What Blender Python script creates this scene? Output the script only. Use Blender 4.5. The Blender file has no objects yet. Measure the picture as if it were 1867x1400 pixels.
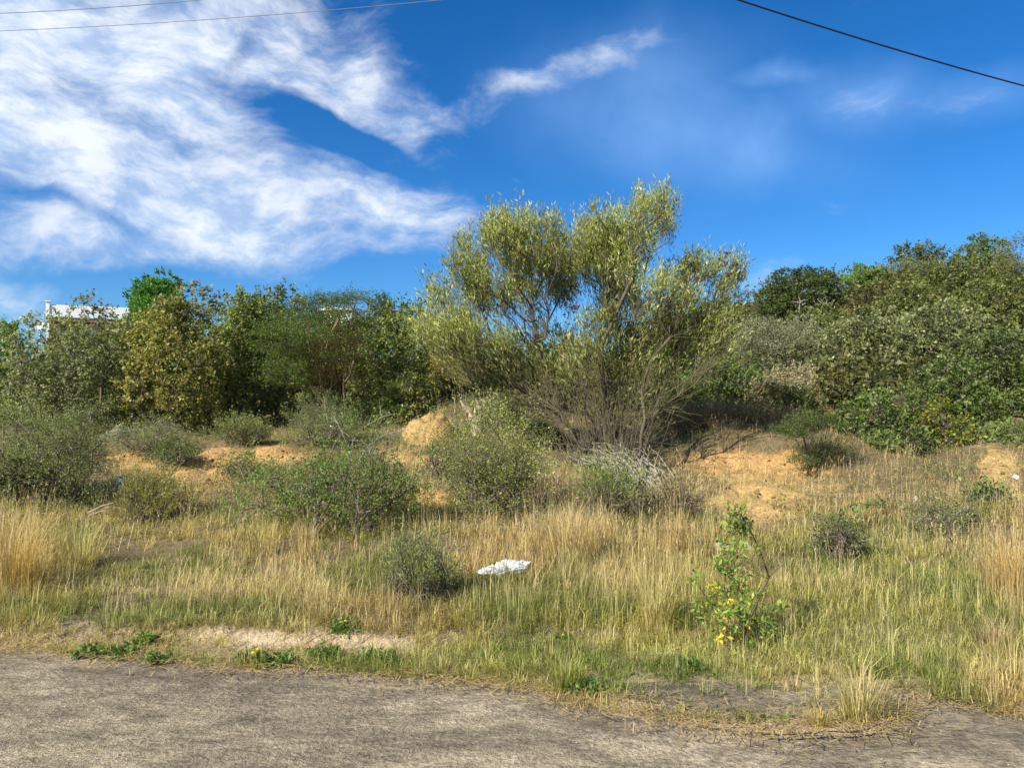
import bpy, math
import numpy as np
from mathutils import Vector

scene = bpy.context.scene
col = scene.collection

# ------------------------------------------------------------------ camera
CAM_Z = 1.6
F = 1360.0                      # focal length in photograph pixels (photo 1867 wide)
CX, CY = 933.5, 700.0
PITCH = math.atan(60.0 / F)
cam_d = bpy.data.cameras.new("camera")
cam = bpy.data.objects.new("camera", cam_d)
col.objects.link(cam)
cam.location = (0, 0, CAM_Z)
cam.rotation_euler = (math.radians(90) + PITCH, 0, 0)
cam_d.sensor_width = 36.0
cam_d.lens = 36.0 * F / 1867.0
cam_d.clip_start = 0.05
cam_d.clip_end = 2000
scene.camera = cam

# ------------------------------------------------------------------ light
SUN_DIR = Vector((-0.60, -0.55, 0.58)).normalized()      # towards the sun
sun_d = bpy.data.lights.new("sun", 'SUN')
sun_d.energy = 5.0
sun_d.angle = math.radians(0.5)
sun_d.color = (1.0, 0.93, 0.80)
sun = bpy.data.objects.new("sun", sun_d)
col.objects.link(sun)
sun.rotation_euler = (-SUN_DIR).to_track_quat('-Z', 'Y').to_euler()

scene.view_settings.view_transform = 'Standard'
scene.view_settings.look = 'None'
scene.view_settings.gamma = 1
scene.view_settings.use_curve_mapping = False
scene.view_settings.exposure = 0.85


def pix_dir(px, py):
    """photo pixel -> world direction from the camera"""
    u = (px - CX) / F
    v = (CY - py) / F
    c, s = math.cos(PITCH), math.sin(PITCH)
    return np.array([u, c - v * s, s + v * c])


def az_el(px, py):
    d = pix_dir(px, py)
    d = d / np.linalg.norm(d)
    return math.atan2(d[0], d[1]), math.asin(d[2])


# ------------------------------------------------------------------ sky
world = bpy.data.worlds.new("World")
scene.world = world
world.use_nodes = True
nt = world.node_tree
for n in list(nt.nodes):
    nt.nodes.remove(n)
N = nt.nodes.new
LK = nt.links.new


def wmath(op, a, b=None, c=None):
    n = N('ShaderNodeMath')
    n.operation = op
    for i, v in enumerate((a, b, c)):
        if v is None:
            continue
        if isinstance(v, (int, float)):
            n.inputs[i].default_value = v
        else:
            LK(v, n.inputs[i])
    return n.outputs[0]


out = N('ShaderNodeOutputWorld')
bg = N('ShaderNodeBackground')
bg.inputs['Strength'].default_value = 0.0675
sky = N('ShaderNodeTexSky')
sky.sky_type = 'NISHITA'
sky.sun_disc = False
sky.sun_elevation = math.asin(SUN_DIR.z)
sky.sun_rotation = math.atan2(SUN_DIR.x, SUN_DIR.y)
sky.altitude = 100
sky.air_density = 1.0
sky.dust_density = 0.15
sky.ozone_density = 4.0
hs = N('ShaderNodeHueSaturation')
hs.inputs['Saturation'].default_value = 1.32
hs.inputs['Value'].default_value = 1.0
LK(sky.outputs[0], hs.inputs['Color'])
tintn = N('ShaderNodeMix')
tintn.data_type = 'RGBA'
tintn.blend_type = 'MULTIPLY'
tintn.inputs[0].default_value = 1.0
LK(hs.outputs[0], tintn.inputs[6])
tintn.inputs[7].default_value = (0.80, 1.02, 1.22, 1)

tc = N('ShaderNodeTexCoord')
sep = N('ShaderNodeSeparateXYZ')
LK(tc.outputs['Generated'], sep.inputs[0])
az = wmath('ARCTAN2', sep.outputs[0], sep.outputs[1])
el = wmath('ARCSINE', sep.outputs[2])
ae = N('ShaderNodeCombineXYZ')
LK(az, ae.inputs[0])
LK(el, ae.inputs[1])
# soft warp so cloud edges wander
wn = N('ShaderNodeTexNoise')
wn.inputs['Scale'].default_value = 4.5
wn.inputs['Detail'].default_value = 5
LK(ae.outputs[0], wn.inputs['Vector'])
wsub = N('ShaderNodeVectorMath'); wsub.operation = 'SUBTRACT'
LK(wn.outputs['Color'], wsub.inputs[0]); wsub.inputs[1].default_value = (0.5, 0.5, 0.5)
wsc = N('ShaderNodeVectorMath'); wsc.operation = 'SCALE'
LK(wsub.outputs[0], wsc.inputs[0]); wsc.inputs['Scale'].default_value = 0.12
wadd = N('ShaderNodeVectorMath'); wadd.operation = 'ADD'
LK(ae.outputs[0], wadd.inputs[0]); LK(wsc.outputs[0], wadd.inputs[1])
warped = wadd.outputs[0]


def blob(px, py, rx, ry, deg, amp, soft=0.35):
    """an elliptical patch of cloud cover round a direction of the sky"""
    a, e = az_el(px, py)
    m = N('ShaderNodeMapping')
    m.vector_type = 'TEXTURE'
    m.inputs['Location'].default_value = (a, e, 0)
    m.inputs['Rotation'].default_value = (0, 0, math.radians(deg))
    m.inputs['Scale'].default_value = (rx / F, ry / F, 1)
    LK(warped, m.inputs['Vector'])
    ln = N('ShaderNodeVectorMath'); ln.operation = 'LENGTH'
    LK(m.outputs[0], ln.inputs[0])
    mr = N('ShaderNodeMapRange')
    mr.interpolation_type = 'SMOOTHSTEP'
    LK(ln.outputs['Value'], mr.inputs['Value'])
    mr.inputs['From Min'].default_value = 1.0 + soft
    mr.inputs['From Max'].default_value = 1.0 - soft * 1.6
    mr.inputs['To Min'].default_value = 0.0
    mr.inputs['To Max'].default_value = amp
    return mr.outputs[0]


BLOBS = [
    (60, 110, 420, 260, 0, 1.12, 0.4),
    (330, 70, 330, 150, 8, 0.95, 0.4),
    (560, 120, 260, 105, -22, 0.82, 0.45),
    (700, 185, 170, 45, -12, 0.55, 0.5),
    (250, 330, 480, 115, -8, 0.92, 0.4),
    (520, 370, 370, 95, -6, 0.85, 0.4),
    (120, 420, 330, 60, 4, 0.7, 0.5),
    (640, 440, 160, 45, 8, 0.4, 0.6),
    (990, 140, 230, 33, 17, 0.75, 0.6),
    (1160, 82, 120, 26, 14, 0.55, 0.7),
    (450, 470, 90, 18, 0, 0.4, 0.6),
    (20, 525, 90, 38, -14, 0.5, 0.7),
    (950, 322, 34, 12, 5, 0.45, 0.7),
    (985, 372, 45, 18, 0, 0.25, 0.7),
    (1375, 525, 60, 30, 25, 0.62, 0.7),
    (1585, 160, 95, 34, -24, 0.44, 0.8),
    (1790, 185, 60, 22, 0, 0.36, 0.8),
    (1415, 118, 60, 10, 0, 0.36, 0.8),
]
HOLES = [
    (570, 235, 150, 34, -17, 0.55, 0.5),
    (160, 165, 60, 30, -20, 0.28, 0.6),
    (240, 235, 150, 34, -8, 0.26, 0.6),
    (90, 378, 130, 13, -14, 0.35, 0.7),
    (650, 270, 110, 26, -22, 0.5, 0.5),
    (430, 95, 50, 18, 60, 0.3, 0.7),
]
VEILS = [
    (1230, 245, 250, 75, -12, 0.24, 0.8),
    (1370, 265, 110, 50, 50, 0.16, 0.8),
    (1180, 110, 180, 70, 0, 0.15, 0.8),
    (1600, 165, 110, 45, -24, 0.26, 0.8),
    (1410, 118, 60, 14, 0, 0.2, 0.8),
    (1800, 180, 60, 30, 0, 0.15, 0.8),
]
cov = None
for b in BLOBS:
    v = blob(*b)
    cov = v if cov is None else wmath('MAXIMUM', cov, v)
for b in HOLES:
    cov = wmath('SUBTRACT', cov, blob(*b))
veil = None
for b in VEILS:
    v = blob(*b)
    veil = v if veil is None else wmath('ADD', veil, v)
# fibrous noise, drawn out along the wind
mp = N('ShaderNodeMapping')
mp.inputs['Rotation'].default_value = (0, 0, math.radians(14))
mp.inputs['Scale'].default_value = (5.0, 10.5, 1)
LK(warped, mp.inputs['Vector'])
fn = N('ShaderNodeTexNoise')
fn.inputs['Scale'].default_value = 1.0
fn.inputs['Detail'].default_value = 11
fn.inputs['Roughness'].default_value = 0.58
LK(mp.outputs[0], fn.inputs['Vector'])
fn3 = N('ShaderNodeTexNoise')
fn3.inputs['Scale'].default_value = 2.6
fn3.inputs['Detail'].default_value = 9
fn3.inputs['Roughness'].default_value = 0.62
LK(mp.outputs[0], fn3.inputs['Vector'])
fn2 = N('ShaderNodeTexNoise')
fn2.inputs['Scale'].default_value = 7.0
fn2.inputs['Detail'].default_value = 8
fn2.inputs['Roughness'].default_value = 0.55
LK(warped, fn2.inputs['Vector'])
# ordinary broken cloud for the part of the sky behind and beside the camera
mpo = N('ShaderNodeMapRange')
mpo.interpolation_type = 'SMOOTHSTEP'
LK(wmath('ABSOLUTE', az), mpo.inputs['Value'])
mpo.inputs['From Min'].default_value = 0.75
mpo.inputs['From Max'].default_value = 1.3
fo = N('ShaderNodeTexNoise'); fo.inputs['Scale'].default_value = 2.2; fo.inputs['Detail'].default_value = 2
LK(tc.outputs['Generated'], fo.inputs['Vector'])
oth = wmath('MULTIPLY', wmath('MULTIPLY', mpo.outputs[0], fo.outputs[0]), 1.0)
cov = wmath('MAXIMUM', cov, oth)
amt = wmath('ADD', cov, wmath('MULTIPLY', wmath('SUBTRACT', fn.outputs[0], 0.5), 1.45))
amt = wmath('ADD', amt, wmath('MULTIPLY', wmath('SUBTRACT', fn3.outputs[0], 0.5), 0.80))
cm = N('ShaderNodeMapRange'); cm.interpolation_type = 'SMOOTHSTEP'
LK(amt, cm.inputs['Value'])
cm.inputs['From Min'].default_value = 0.20
cm.inputs['From Max'].default_value = 1.20
cm.inputs['To Max'].default_value = 0.95
vv = wmath('MULTIPLY', veil, wmath('ADD', wmath('MULTIPLY', fn2.outputs[0], 1.5), 0.1))
vmix = N('ShaderNodeMix'); vmix.data_type = 'RGBA'
LK(wmath('MINIMUM', wmath('MULTIPLY', vv, 1.9), 0.9), vmix.inputs[0])
LK(tintn.outputs[2], vmix.inputs[6])
vmix.inputs[7].default_value = (3.0, 5.4, 9.6, 1)
fac = cm.outputs[0]
fac = wmath('MINIMUM', fac, 0.95)
# clouds a bit whiter where thick, greyer-blue where thin
ccol = N('ShaderNodeMix'); ccol.data_type = 'RGBA'
ccol.inputs[6].default_value = (4.5, 5.8, 8.0, 1)
ccol.inputs[7].default_value = (8.0, 8.5, 9.2, 1)
cr = N('ShaderNodeMapRange')
LK(fn3.outputs[0], cr.inputs['Value'])
cr.inputs['From Min'].default_value = 0.40
cr.inputs['From Max'].default_value = 0.60
LK(cr.outputs[0], ccol.inputs[0])
cmix = N('ShaderNodeMix'); cmix.data_type = 'RGBA'
LK(fac, cmix.inputs[0])
LK(vmix.outputs[2], cmix.inputs[6])
LK(ccol.outputs[2], cmix.inputs[7])
LK(cmix.outputs[2], bg.inputs['Color'])
LK(bg.outputs[0], out.inputs[0])

# ------------------------------------------------------------------ numpy helpers
def hash2(ix, iy, seed):
    h = (ix.astype(np.int64) * 374761393 + iy.astype(np.int64) * 668265263 + seed * 974634777) & 0xffffffff
    h = ((h ^ (h >> 13)) * 1274126177) & 0xffffffff
    h = h ^ (h >> 16)
    return (h & 0xffff) / 65535.0


def vnoise(x, y, seed=0):
    x = np.asarray(x, float); y = np.asarray(y, float)
    ix = np.floor(x); iy = np.floor(y)
    fx = x - ix; fy = y - iy
    fx = fx * fx * (3 - 2 * fx); fy = fy * fy * (3 - 2 * fy)
    a = hash2(ix, iy, seed); b = hash2(ix + 1, iy, seed)
    c = hash2(ix, iy + 1, seed); d = hash2(ix + 1, iy + 1, seed)
    return (a * (1 - fx) + b * fx) * (1 - fy) + (c * (1 - fx) + d * fx) * fy


def fbm(x, y, oct=4, seed=0):
    s = 0; a = 0.5; t = 0
    for i in range(oct):
        s = s + a * vnoise(x * 2 ** i, y * 2 ** i, seed + i * 17)
        t += a; a *= 0.5
    return s / t


def sstep(a, b, x):
    t = np.clip((np.asarray(x, float) - a) / (b - a), 0, 1)
    return t * t * (3 - 2 * t)


def unit(v):
    return v / np.maximum(np.linalg.norm(v, axis=-1, keepdims=True), 1e-9)


def height(x, y):
    """terrain height (m)"""
    x = np.asarray(x, float); y = np.asarray(y, float)
    yl = [-400, 5.4, 7, 9, 11, 12, 13, 14, 15, 17, 21, 26, 35, 50, 90, 200, 900]
    zl = [0, 0, 0.10, 0.30, 0.58, 0.75, 0.93, 1.06, 1.12, 1.28, 1.7, 2.5, 3.6, 5.0, 6.0, 6.5, 6.5]
    yr = [-400, 5.4, 7, 9, 11, 12, 13, 14, 15, 17, 20, 26, 32, 45, 90, 200, 900]
    zr = [0, 0, 0.10, 0.31, 0.60, 0.80, 1.03, 1.32, 1.72, 2.55, 3.7, 5.9, 7.1, 8.3, 9.5, 9.5, 9.5]
    l = np.interp(y, yl, zl); r = np.interp(y, yr, zr)
    s = sstep(1.5 + 2.5 * sstep(15, 24, y), 11.0 + 3 * sstep(15, 24, y), x)
    h = l * (1 - s) + r * s
    h = h + 0.62 * np.exp(-((x + 0.2) / 2.6) ** 2 - ((y - 17.0) / 2.2) ** 2)
    w = sstep(5.6, 9, y)
    h = h + w * (fbm(x * 0.7, y * 0.7, 3, 5) - 0.5) * 0.34
    h = h + sstep(5.2, 6.2, y) * (fbm(x * 2.6, y * 2.6, 3, 9) - 0.5) * 0.09
    # low scraped bank behind the verge
    h = h + 0.085 * sstep(5.30, 5.46, y + (fbm(x * 1.2, x * 0, 3, 61) - .5) * .22) * (1 - sstep(0.2, 1.5, x) * .6)
    # small scarp of the cut bank
    sc = np.exp(-((x - 3.9) / 1.6) ** 2)
    h = h + sc * 0.30 * sstep(12.2, 12.75, y) * (1 - sstep(13.6, 17, y))
    h = h - sc * 0.10 * sstep(10.5, 11.6, y) * (1 - sstep(12.2, 12.8, y))
    return h


def world_at(px, py, Y):
    d = pix_dir(px, py)
    return np.array([0, 0, CAM_Z]) + d * (Y / d[1])


def ground(px, py):
    """where the ray of a photo pixel meets the terrain"""
    d = pix_dir(px, py)
    ts = np.linspace(3.0, 60, 2400)
    p = d[None, :] * (ts / d[1])[:, None]
    z = CAM_Z + p[:, 2]
    below = z < height(p[:, 0], p[:, 1])
    i = int(np.argmax(below)) if below.any() else len(ts) - 1
    x, y = p[i, 0], p[i, 1]
    return np.array([x, y, float(height(x, y))])


def project(P):
    """world points -> photo pixels"""
    c, s = math.cos(PITCH), math.sin(PITCH)
    X = P[:, 0]; Y = P[:, 1]; Z = P[:, 2] - CAM_Z
    f = Y * c + Z * s
    v = -Y * s + Z * c
    f = np.maximum(f, 0.05)
    return CX + F * X / f, CY - F * v / f


TRI = [0]


def build(name, V, faces, mat, parent=None, tint=None, smooth=False, loc=None):
    V = np.asarray(V, dtype=np.float32)
    if loc is not None:
        V = V - np.asarray(loc, dtype=np.float32)
    me = bpy.data.meshes.new(name)
    fl = [np.asarray(f, dtype=np.int32) for f in (faces if isinstance(faces, list) else [faces]) if len(f)]
    me.vertices.add(len(V))
    me.vertices.foreach_set('co', V.ravel())
    loops = np.concatenate([f.ravel() for f in fl])
    tot = np.concatenate([np.full(len(f), f.shape[1], dtype=np.int32) for f in fl])
    start = np.concatenate([[0], np.cumsum(tot)[:-1]]).astype(np.int32)
    me.loops.add(len(loops))
    me.loops.foreach_set('vertex_index', loops)
    me.polygons.add(len(tot))
    me.polygons.foreach_set('loop_start', start)
    me.polygons.foreach_set('loop_total', tot)
    if smooth:
        me.polygons.foreach_set('use_smooth', np.ones(len(tot), dtype=bool))
    me.update(calc_edges=True)
    if not smooth and tint is None:
        me.shade_flat()
    TRI[0] += int((tot - 2).sum())
    if tint is not None:
        at = me.attributes.new('tint', 'FLOAT_COLOR', 'POINT')
        t = np.ones((len(V), 4), dtype=np.float32)
        t[:, :3] = tint
        at.data.foreach_set('color', t.ravel())
    me.materials.append(mat)
    o = bpy.data.objects.new(name, me)
    col.objects.link(o)
    if loc is not None and parent is None:
        o.location = loc
    if parent is not None:
        o.parent = parent
    return o


def tag(o, label=None, cat=None, group=None, kind=None):
    if label: o['label'] = label
    if cat: o['category'] = cat
    if group: o['group'] = group
    if kind: o['kind'] = kind
    return o


def thing(name, loc, label, cat, group=None):
    o = bpy.data.objects.new(name, None)
    o.empty_display_size = 0.1
    o.location = loc
    col.objects.link(o)
    return tag(o, label, cat, group)


# ------------------------------------------------------------------ materials
class MN:
    def __init__(s, name, rough=0.7, spec=0.3):
        s.m = bpy.data.materials.new(name)
        s.m.use_nodes = True
        s.t = s.m.node_tree
        s.b = s.t.nodes['Principled BSDF']
        s.o = s.t.nodes['Material Output']
        s.b.inputs['Roughness'].default_value = rough
        s.b.inputs['Specular IOR Level'].default_value = spec

    def n(s, typ, **kw):
        x = s.t.nodes.new(typ)
        for k, v in kw.items():
            if hasattr(x, k) and not k[0].isupper():
                setattr(x, k, v)
            else:
                x.inputs[k].default_value = v
        return x

    def l(s, a, b):
        s.t.links.new(a, b)

    def noise(s, scale, detail=4, rough=0.6, coord=None, dist=0.0):
        x = s.n('ShaderNodeTexNoise')
        x.inputs['Scale'].default_value = scale
        x.inputs['Detail'].default_value = detail
        x.inputs['Roughness'].default_value = rough
        x.inputs['Distortion'].default_value = dist
        if coord is not None:
            s.l(coord, x.inputs['Vector'])
        return x.outputs['Fac']

    def ramp(s, fac, stops):
        r = s.n('ShaderNodeValToRGB')
        cr = r.color_ramp
        while len(cr.elements) < len(stops):
            cr.elements.new(0.5)
        for e, (p, c) in zip(cr.elements, stops):
            e.position = p
            e.color = (c[0], c[1], c[2], 1) if hasattr(c, '__len__') else (c, c, c, 1)
        s.l(fac, r.inputs[0])
        return r.outputs[0]

    def mix(s, fac, a, b, blend='MIX'):
        x = s.n('ShaderNodeMix', data_type='RGBA', blend_type=blend)
        for i, v in ((0, fac), (6, a), (7, b)):
            if isinstance(v, (int, float)):
                x.inputs[i].default_value = v
            elif isinstance(v, tuple):
                x.inputs[i].default_value = (*v, 1)
            else:
                s.l(v, x.inputs[i])
        return x.outputs[2]

    def mathn(s, op, a, b):
        x = s.n('ShaderNodeMath', operation=op)
        for i, v in enumerate((a, b)):
            if isinstance(v, (int, float)):
                x.inputs[i].default_value = v
            else:
                s.l(v, x.inputs[i])
        return x.outputs[0]

    def bump(s, h, strength=0.5, dist=0.02):
        x = s.n('ShaderNodeBump')
        x.inputs['Strength'].default_value = strength
        x.inputs['Distance'].default_value = dist
        s.l(h, x.inputs['Height'])
        s.l(x.outputs[0], s.b.inputs['Normal'])

    def pos(s):
        return s.n('ShaderNodeNewGeometry').outputs['Position']


def leafy(name, trans=0.35, rough=0.55, spec=0.25):
    """leaf surface: colour from the per-leaf attribute, part of the light passes through"""
    k = MN(name, rough, spec)
    at = k.n('ShaderNodeAttribute', attribute_name='tint')
    c = at.outputs['Color']
    k.l(c, k.b.inputs['Base Color'])
    tr = k.n('ShaderNodeBsdfTranslucent')
    tcol = k.mix(1.0, c, (1.25, 1.25, 0.55), 'MULTIPLY')
    k.l(tcol, tr.inputs['Color'])
    ms = k.n('ShaderNodeMixShader')
    ms.inputs[0].default_value = trans
    k.l(k.b.outputs[0], ms.inputs[1])
    k.l(tr.outputs[0], ms.inputs[2])
    k.l(ms.outputs[0], k.o.inputs['Surface'])
    return k.m


M_LEAF = leafy('leaf', 0.40, 0.50, 0.35)
M_SOFTLEAF = leafy('soft_leaf', 0.35, 0.7, 0.2)
M_GRASS = leafy('grass_blade', 0.35, 0.65, 0.25)

k = MN('bark', 0.9, 0.1)
c = k.noise(14, 5, 0.7, k.pos())
at = k.n('ShaderNodeAttribute', attribute_name='tint')
k.l(k.mix(1.0, at.outputs['Color'], k.ramp(c, [(0.3, 0.6), (0.7, 1.35)]), 'MULTIPLY'), k.b.inputs['Base Color'])
k.bump(c, 0.4, 0.01)
M_BARK = k.m

k = MN('terrain_soil', 0.95, 0.1)
P = k.pos()
at = k.n('ShaderNodeAttribute', attribute_name='tint')
n1 = k.noise(1.6, 6, 0.65, P)
n2 = k.noise(18, 6, 0.7, P)
n3 = k.noise(90, 3, 0.7, P)
c = k.mix(1.0, at.outputs['Color'], k.ramp(n1, [(0.3, 0.78), (0.7, 1.2)]), 'MULTIPLY')
c = k.mix(1.0, c, k.ramp(n2, [(0.32, 0.55), (0.5, 1.0), (0.7, 1.3)]), 'MULTIPLY')
c = k.mix(1.0, c, k.ramp(n3, [(0.35, 0.75), (0.65, 1.2)]), 'MULTIPLY')
k.l(c, k.b.inputs['Base Color'])
k.bump(k.mathn('ADD', n2, k.mathn('MULTIPLY', n3, 0.35)), 0.9, 0.05)
M_SOIL = k.m

k = MN('road_surface', 0.9, 0.2)
P = k.pos()
mpn = k.n('ShaderNodeMapping')
mpn.inputs['Scale'].default_value = (0.75, 1.25, 1)
mpn.inputs['Rotation'].default_value = (0, 0, 0.12)
k.l(P, mpn.inputs['Vector'])
n0 = k.noise(1.0, 5, 0.62, mpn.outputs[0], 0.6)
n1 = k.noise(7, 7, 0.72, mpn.outputs[0], 0.3)
n2 = k.noise(34, 4, 0.75, P)
n3 = k.noise(200, 2, 0.6, P)
vo = k.n('ShaderNodeTexVoronoi'); vo.inputs['Scale'].default_value = 70
k.l(P, vo.inputs['Vector'])
vw = k.n('ShaderNodeTexVoronoi'); vw.inputs['Scale'].default_value = 26
k.l(P, vw.inputs['Vector'])
base = k.ramp(n0, [(0.36, (0.180, 0.147, 0.102)), (0.50, (0.265, 0.217, 0.145)), (0.62, (0.375, 0.308, 0.206))])
sxy = k.n('ShaderNodeSeparateXYZ'); k.l(P, sxy.inputs[0])
nw = k.noise(1.3, 4, 0.6, P)
edgef = k.mathn('ADD', k.mathn('ADD', sxy.outputs[1], k.mathn('MULTIPLY', sxy.outputs[0], 0.14)), k.mathn('MULTIPLY', nw, 1.4))
base = k.mix(1.0, base, k.ramp(k.mathn('MULTIPLY', edgef, 0.12), [(0.54, (1.12, 1.12, 1.12)), (0.62, (0.94, 0.94, 0.95))]), 'MULTIPLY')
base = k.mix(1.0, base, k.ramp(n1, [(0.33, 0.58), (0.5, 1.0), (0.66, 1.4)]), 'MULTIPLY')
base = k.mix(1.0, base, k.ramp(n2, [(0.34, 0.60), (0.5, 1.0), (0.66, 1.42)]), 'MULTIPLY')
base = k.mix(1.0, base, k.ramp(n3, [(0.3, 0.8), (0.7, 1.2)]), 'MULTIPLY')
sp = k.ramp(vw.outputs['Distance'], [(0.08, 1.0), (0.13, 0.0)])
spk = k.mathn('MULTIPLY', sp, k.ramp(vw.outputs['Color'], [(0.52, 0.0), (0.58, 0.8)]))
base = k.mix(spk, base, (0.55, 0.5, 0.42))
sp2 = k.mathn('MULTIPLY', k.ramp(vo.outputs['Distance'], [(0.10, 1.0), (0.2, 0.0)]),
              k.ramp(vo.outputs['Color'], [(0.45, 0.0), (0.6, 0.9)]))
base = k.mix(sp2, base, (0.06, 0.055, 0.045))
k.l(base, k.b.inputs['Base Color'])
hh = k.mathn('ADD', k.mathn('MULTIPLY', n2, 1.0), k.mathn('ADD', k.mathn('MULTIPLY', n1, 1.2), k.mathn('MULTIPLY', spk, 0.5)))
k.bump(hh, 0.95, 0.034)
M_ROAD = k.m


def plain(name, colr, rough=0.7, spec=0.3, var=0.12, scale=8, bump=0.0):
    k = MN(name, rough, spec)
    n = k.noise(scale, 5, 0.6, k.pos())
    a = tuple(x * (1 - var) for x in colr); b = tuple(min(1, x * (1 + var)) for x in colr)
    k.l(k.ramp(n, [(0.3, a), (0.7, b)]), k.b.inputs['Base Color'])
    if bump:
        k.bump(n, bump, 0.02)
    return k.m


M_CRACK = plain('crack_tar', (0.045, 0.035, 0.03), 0.95, 0.1)
M_WHITEP = plain('white_paint', (0.80, 0.80, 0.80), 0.5, 0.4, 0.05)
M_BROWNW = plain('brown_brick', (0.23, 0.13, 0.09), 0.85, 0.1, 0.3, 6)
M_CREAM = plain('pale_plaster', (0.62, 0.52, 0.42), 0.85, 0.1, 0.1, 3)
M_DARKGL = plain('window_glass', (0.03, 0.035, 0.045), 0.1, 0.6)
M_WIRE = plain('black_cable', (0.015, 0.016, 0.02), 0.6, 0.3)
M_WIREG = plain('weathered_wire', (0.16, 0.18, 0.21), 0.6, 0.3)
M_BAG = plain('white_plastic', (0.55, 0.57, 0.59), 0.35, 0.5, 0.05, 30, 0.2)
M_BLUE = plain('blue_plastic', (0.06, 0.12, 0.30), 0.3, 0.5, 0.4, 60)
M_STONE = plain('pale_stone', (0.42, 0.39, 0.34), 0.9, 0.2, 0.25, 25, 0.6)
M_GREYROCK = plain('grey_rock', (0.13, 0.125, 0.085), 0.95, 0.1, 0.4, 9, 0.8)
M_YELLOW = plain('yellow_petal', (0.80, 0.60, 0.02), 0.6, 0.2)

# ------------------------------------------------------------------ ground fields
# bare earth patches: photo position, half sizes, strength, colour
ORANGE = (0.50, 0.305, 0.125)
OCHRE = (0.52, 0.355, 0.145)
SAND = (0.54, 0.42, 0.27)
DARKB = (0.12, 0.075, 0.045)
BARE = [
    (480, 832, 105, 20, 1.0, ORANGE), (370, 872, 80, 26, 1.0, ORANGE), (250, 838, 55, 20, 1.0, ORANGE),
    (330, 910, 50, 14, 0.5, OCHRE),
    (782, 912, 46, 22, 0.9, ORANGE), (770, 840, 56, 22, 0.7, OCHRE), (770, 775, 42, 24, 1.0, OCHRE),
    (1320, 845, 110, 22, 1.0, ORANGE), (1385, 905, 80, 42, 1.15, OCHRE), (1290, 930, 70, 22, 0.6, OCHRE),
    (1445, 845, 60, 24, 0.8, ORANGE),
    (1820, 850, 40, 46, 1.1, OCHRE), (1835, 910, 48, 26, 0.9, OCHRE), (1560, 900, 90, 26, 0.35, OCHRE),
    (1000, 900, 40, 24, 0.9, DARKB), (575, 1166, 150, 15, 1.3, SAND), (400, 1156, 90, 8, 1.0, SAND), (740, 1180, 60, 8, .7, SAND),
    (120, 1135, 130, 5, 0.6, SAND), (1180, 1196, 50, 8, 0.9, SAND), (830, 1058, 50, 14, 0.35, OCHRE),
    (1640, 1215, 50, 9, 0.6, SAND), (950, 1243, 200, 6, 0.7, SAND), (250, 1196, 260, 6, 0.6, SAND),
    (1800, 1290, 120, 10, 0.5, SAND), (1250, 1285, 220, 26, 0.35, SAND),
]


def bare_field(px, py):
    tot = np.zeros_like(px); rgb = np.zeros(px.shape + (3,))
    for (cx, cy, sx, sy, a, c) in BARE:
        w = a * np.exp(-(((px - cx) / sx) ** 2 + ((py - cy) / sy) ** 2) * 0.9)
        tot = tot + w
        rgb += w[..., None] * np.array(c)
    rgb = rgb / np.maximum(tot, 1e-6)[..., None]
    return tot, rgb


# ------------------------------------------------------------------ terrain mesh
def stretched(lo, hi, fine_lo, fine_hi, step, grow_f):
    a = list(np.arange(fine_lo, fine_hi, step))
    s = step; v = a[-1]
    while v < hi:
        s *= grow_f; v += s; a.append(v)
    s = step; v = a[0]; b = []
    while v > lo:
        s *= grow_f; v -= s; b.append(v)
    return np.array(b[::-1] + a)


xs = stretched(-420, 420, -9, 11, 0.08, 1.09)
ys = stretched(-420, 700, 4.4, 17, 0.06, 1.07)
GX, GY = np.meshgrid(xs, ys)
GZ = height(GX, GY)
V = np.stack([GX.ravel(), GY.ravel(), GZ.ravel()], 1)
ppx, ppy = project(V)
tot, brgb = bare_field(ppx, ppy)
infr = (V[:, 1] > 3.5) & (V[:, 1] < 20)
# off the picture the same soil goes on in random patches
rnd = sstep(0.56, 0.7, fbm(V[:, 0] * 0.35, V[:, 1] * 0.5, 3, 21))
out_w = np.clip(sstep(-10, -160, ppx) + sstep(1880, 2040, ppx), 0, 1)
edge = (fbm(V[:, 0] * 2.6, V[:, 1] * 2.6, 5, 33) - 0.5) * 0.9
w = sstep(0.30, 0.70, tot + edge * 1.35 * sstep(0.05, 0.3, tot)) * infr
w = np.where(out_w > 0.5, rnd * 0.8, w)
brgb = np.where((out_w > 0.5)[:, None], np.array(OCHRE)[None], brgb)
# eroded bare ground is sunk and rilled
rill = (fbm(V[:, 0] * 7, V[:, 1] * 3.0, 4, 44) - 0.5)
V[:, 2] += w * (rill * 0.16 + (fbm(V[:, 0] * 3.1, V[:, 1] * 2.0, 3, 47) - .5) * .05) * sstep(6, 8, V[:, 1])
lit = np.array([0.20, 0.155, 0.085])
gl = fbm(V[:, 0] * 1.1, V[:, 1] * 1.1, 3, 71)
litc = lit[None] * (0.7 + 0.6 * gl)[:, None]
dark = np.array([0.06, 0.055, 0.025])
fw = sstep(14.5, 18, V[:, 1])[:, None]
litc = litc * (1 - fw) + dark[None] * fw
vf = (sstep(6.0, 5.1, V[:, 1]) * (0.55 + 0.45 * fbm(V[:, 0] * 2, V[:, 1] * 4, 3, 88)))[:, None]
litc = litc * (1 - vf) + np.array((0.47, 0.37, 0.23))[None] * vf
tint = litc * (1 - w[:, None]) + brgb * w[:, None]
nx, ny = len(xs), len(ys)
idx = np.arange(nx * ny).reshape(ny, nx)
Fq = np.stack([idx[:-1, :-1].ravel(), idx[:-1, 1:].ravel(), idx[1:, 1:].ravel(), idx[1:, :-1].ravel()], 1)
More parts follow.
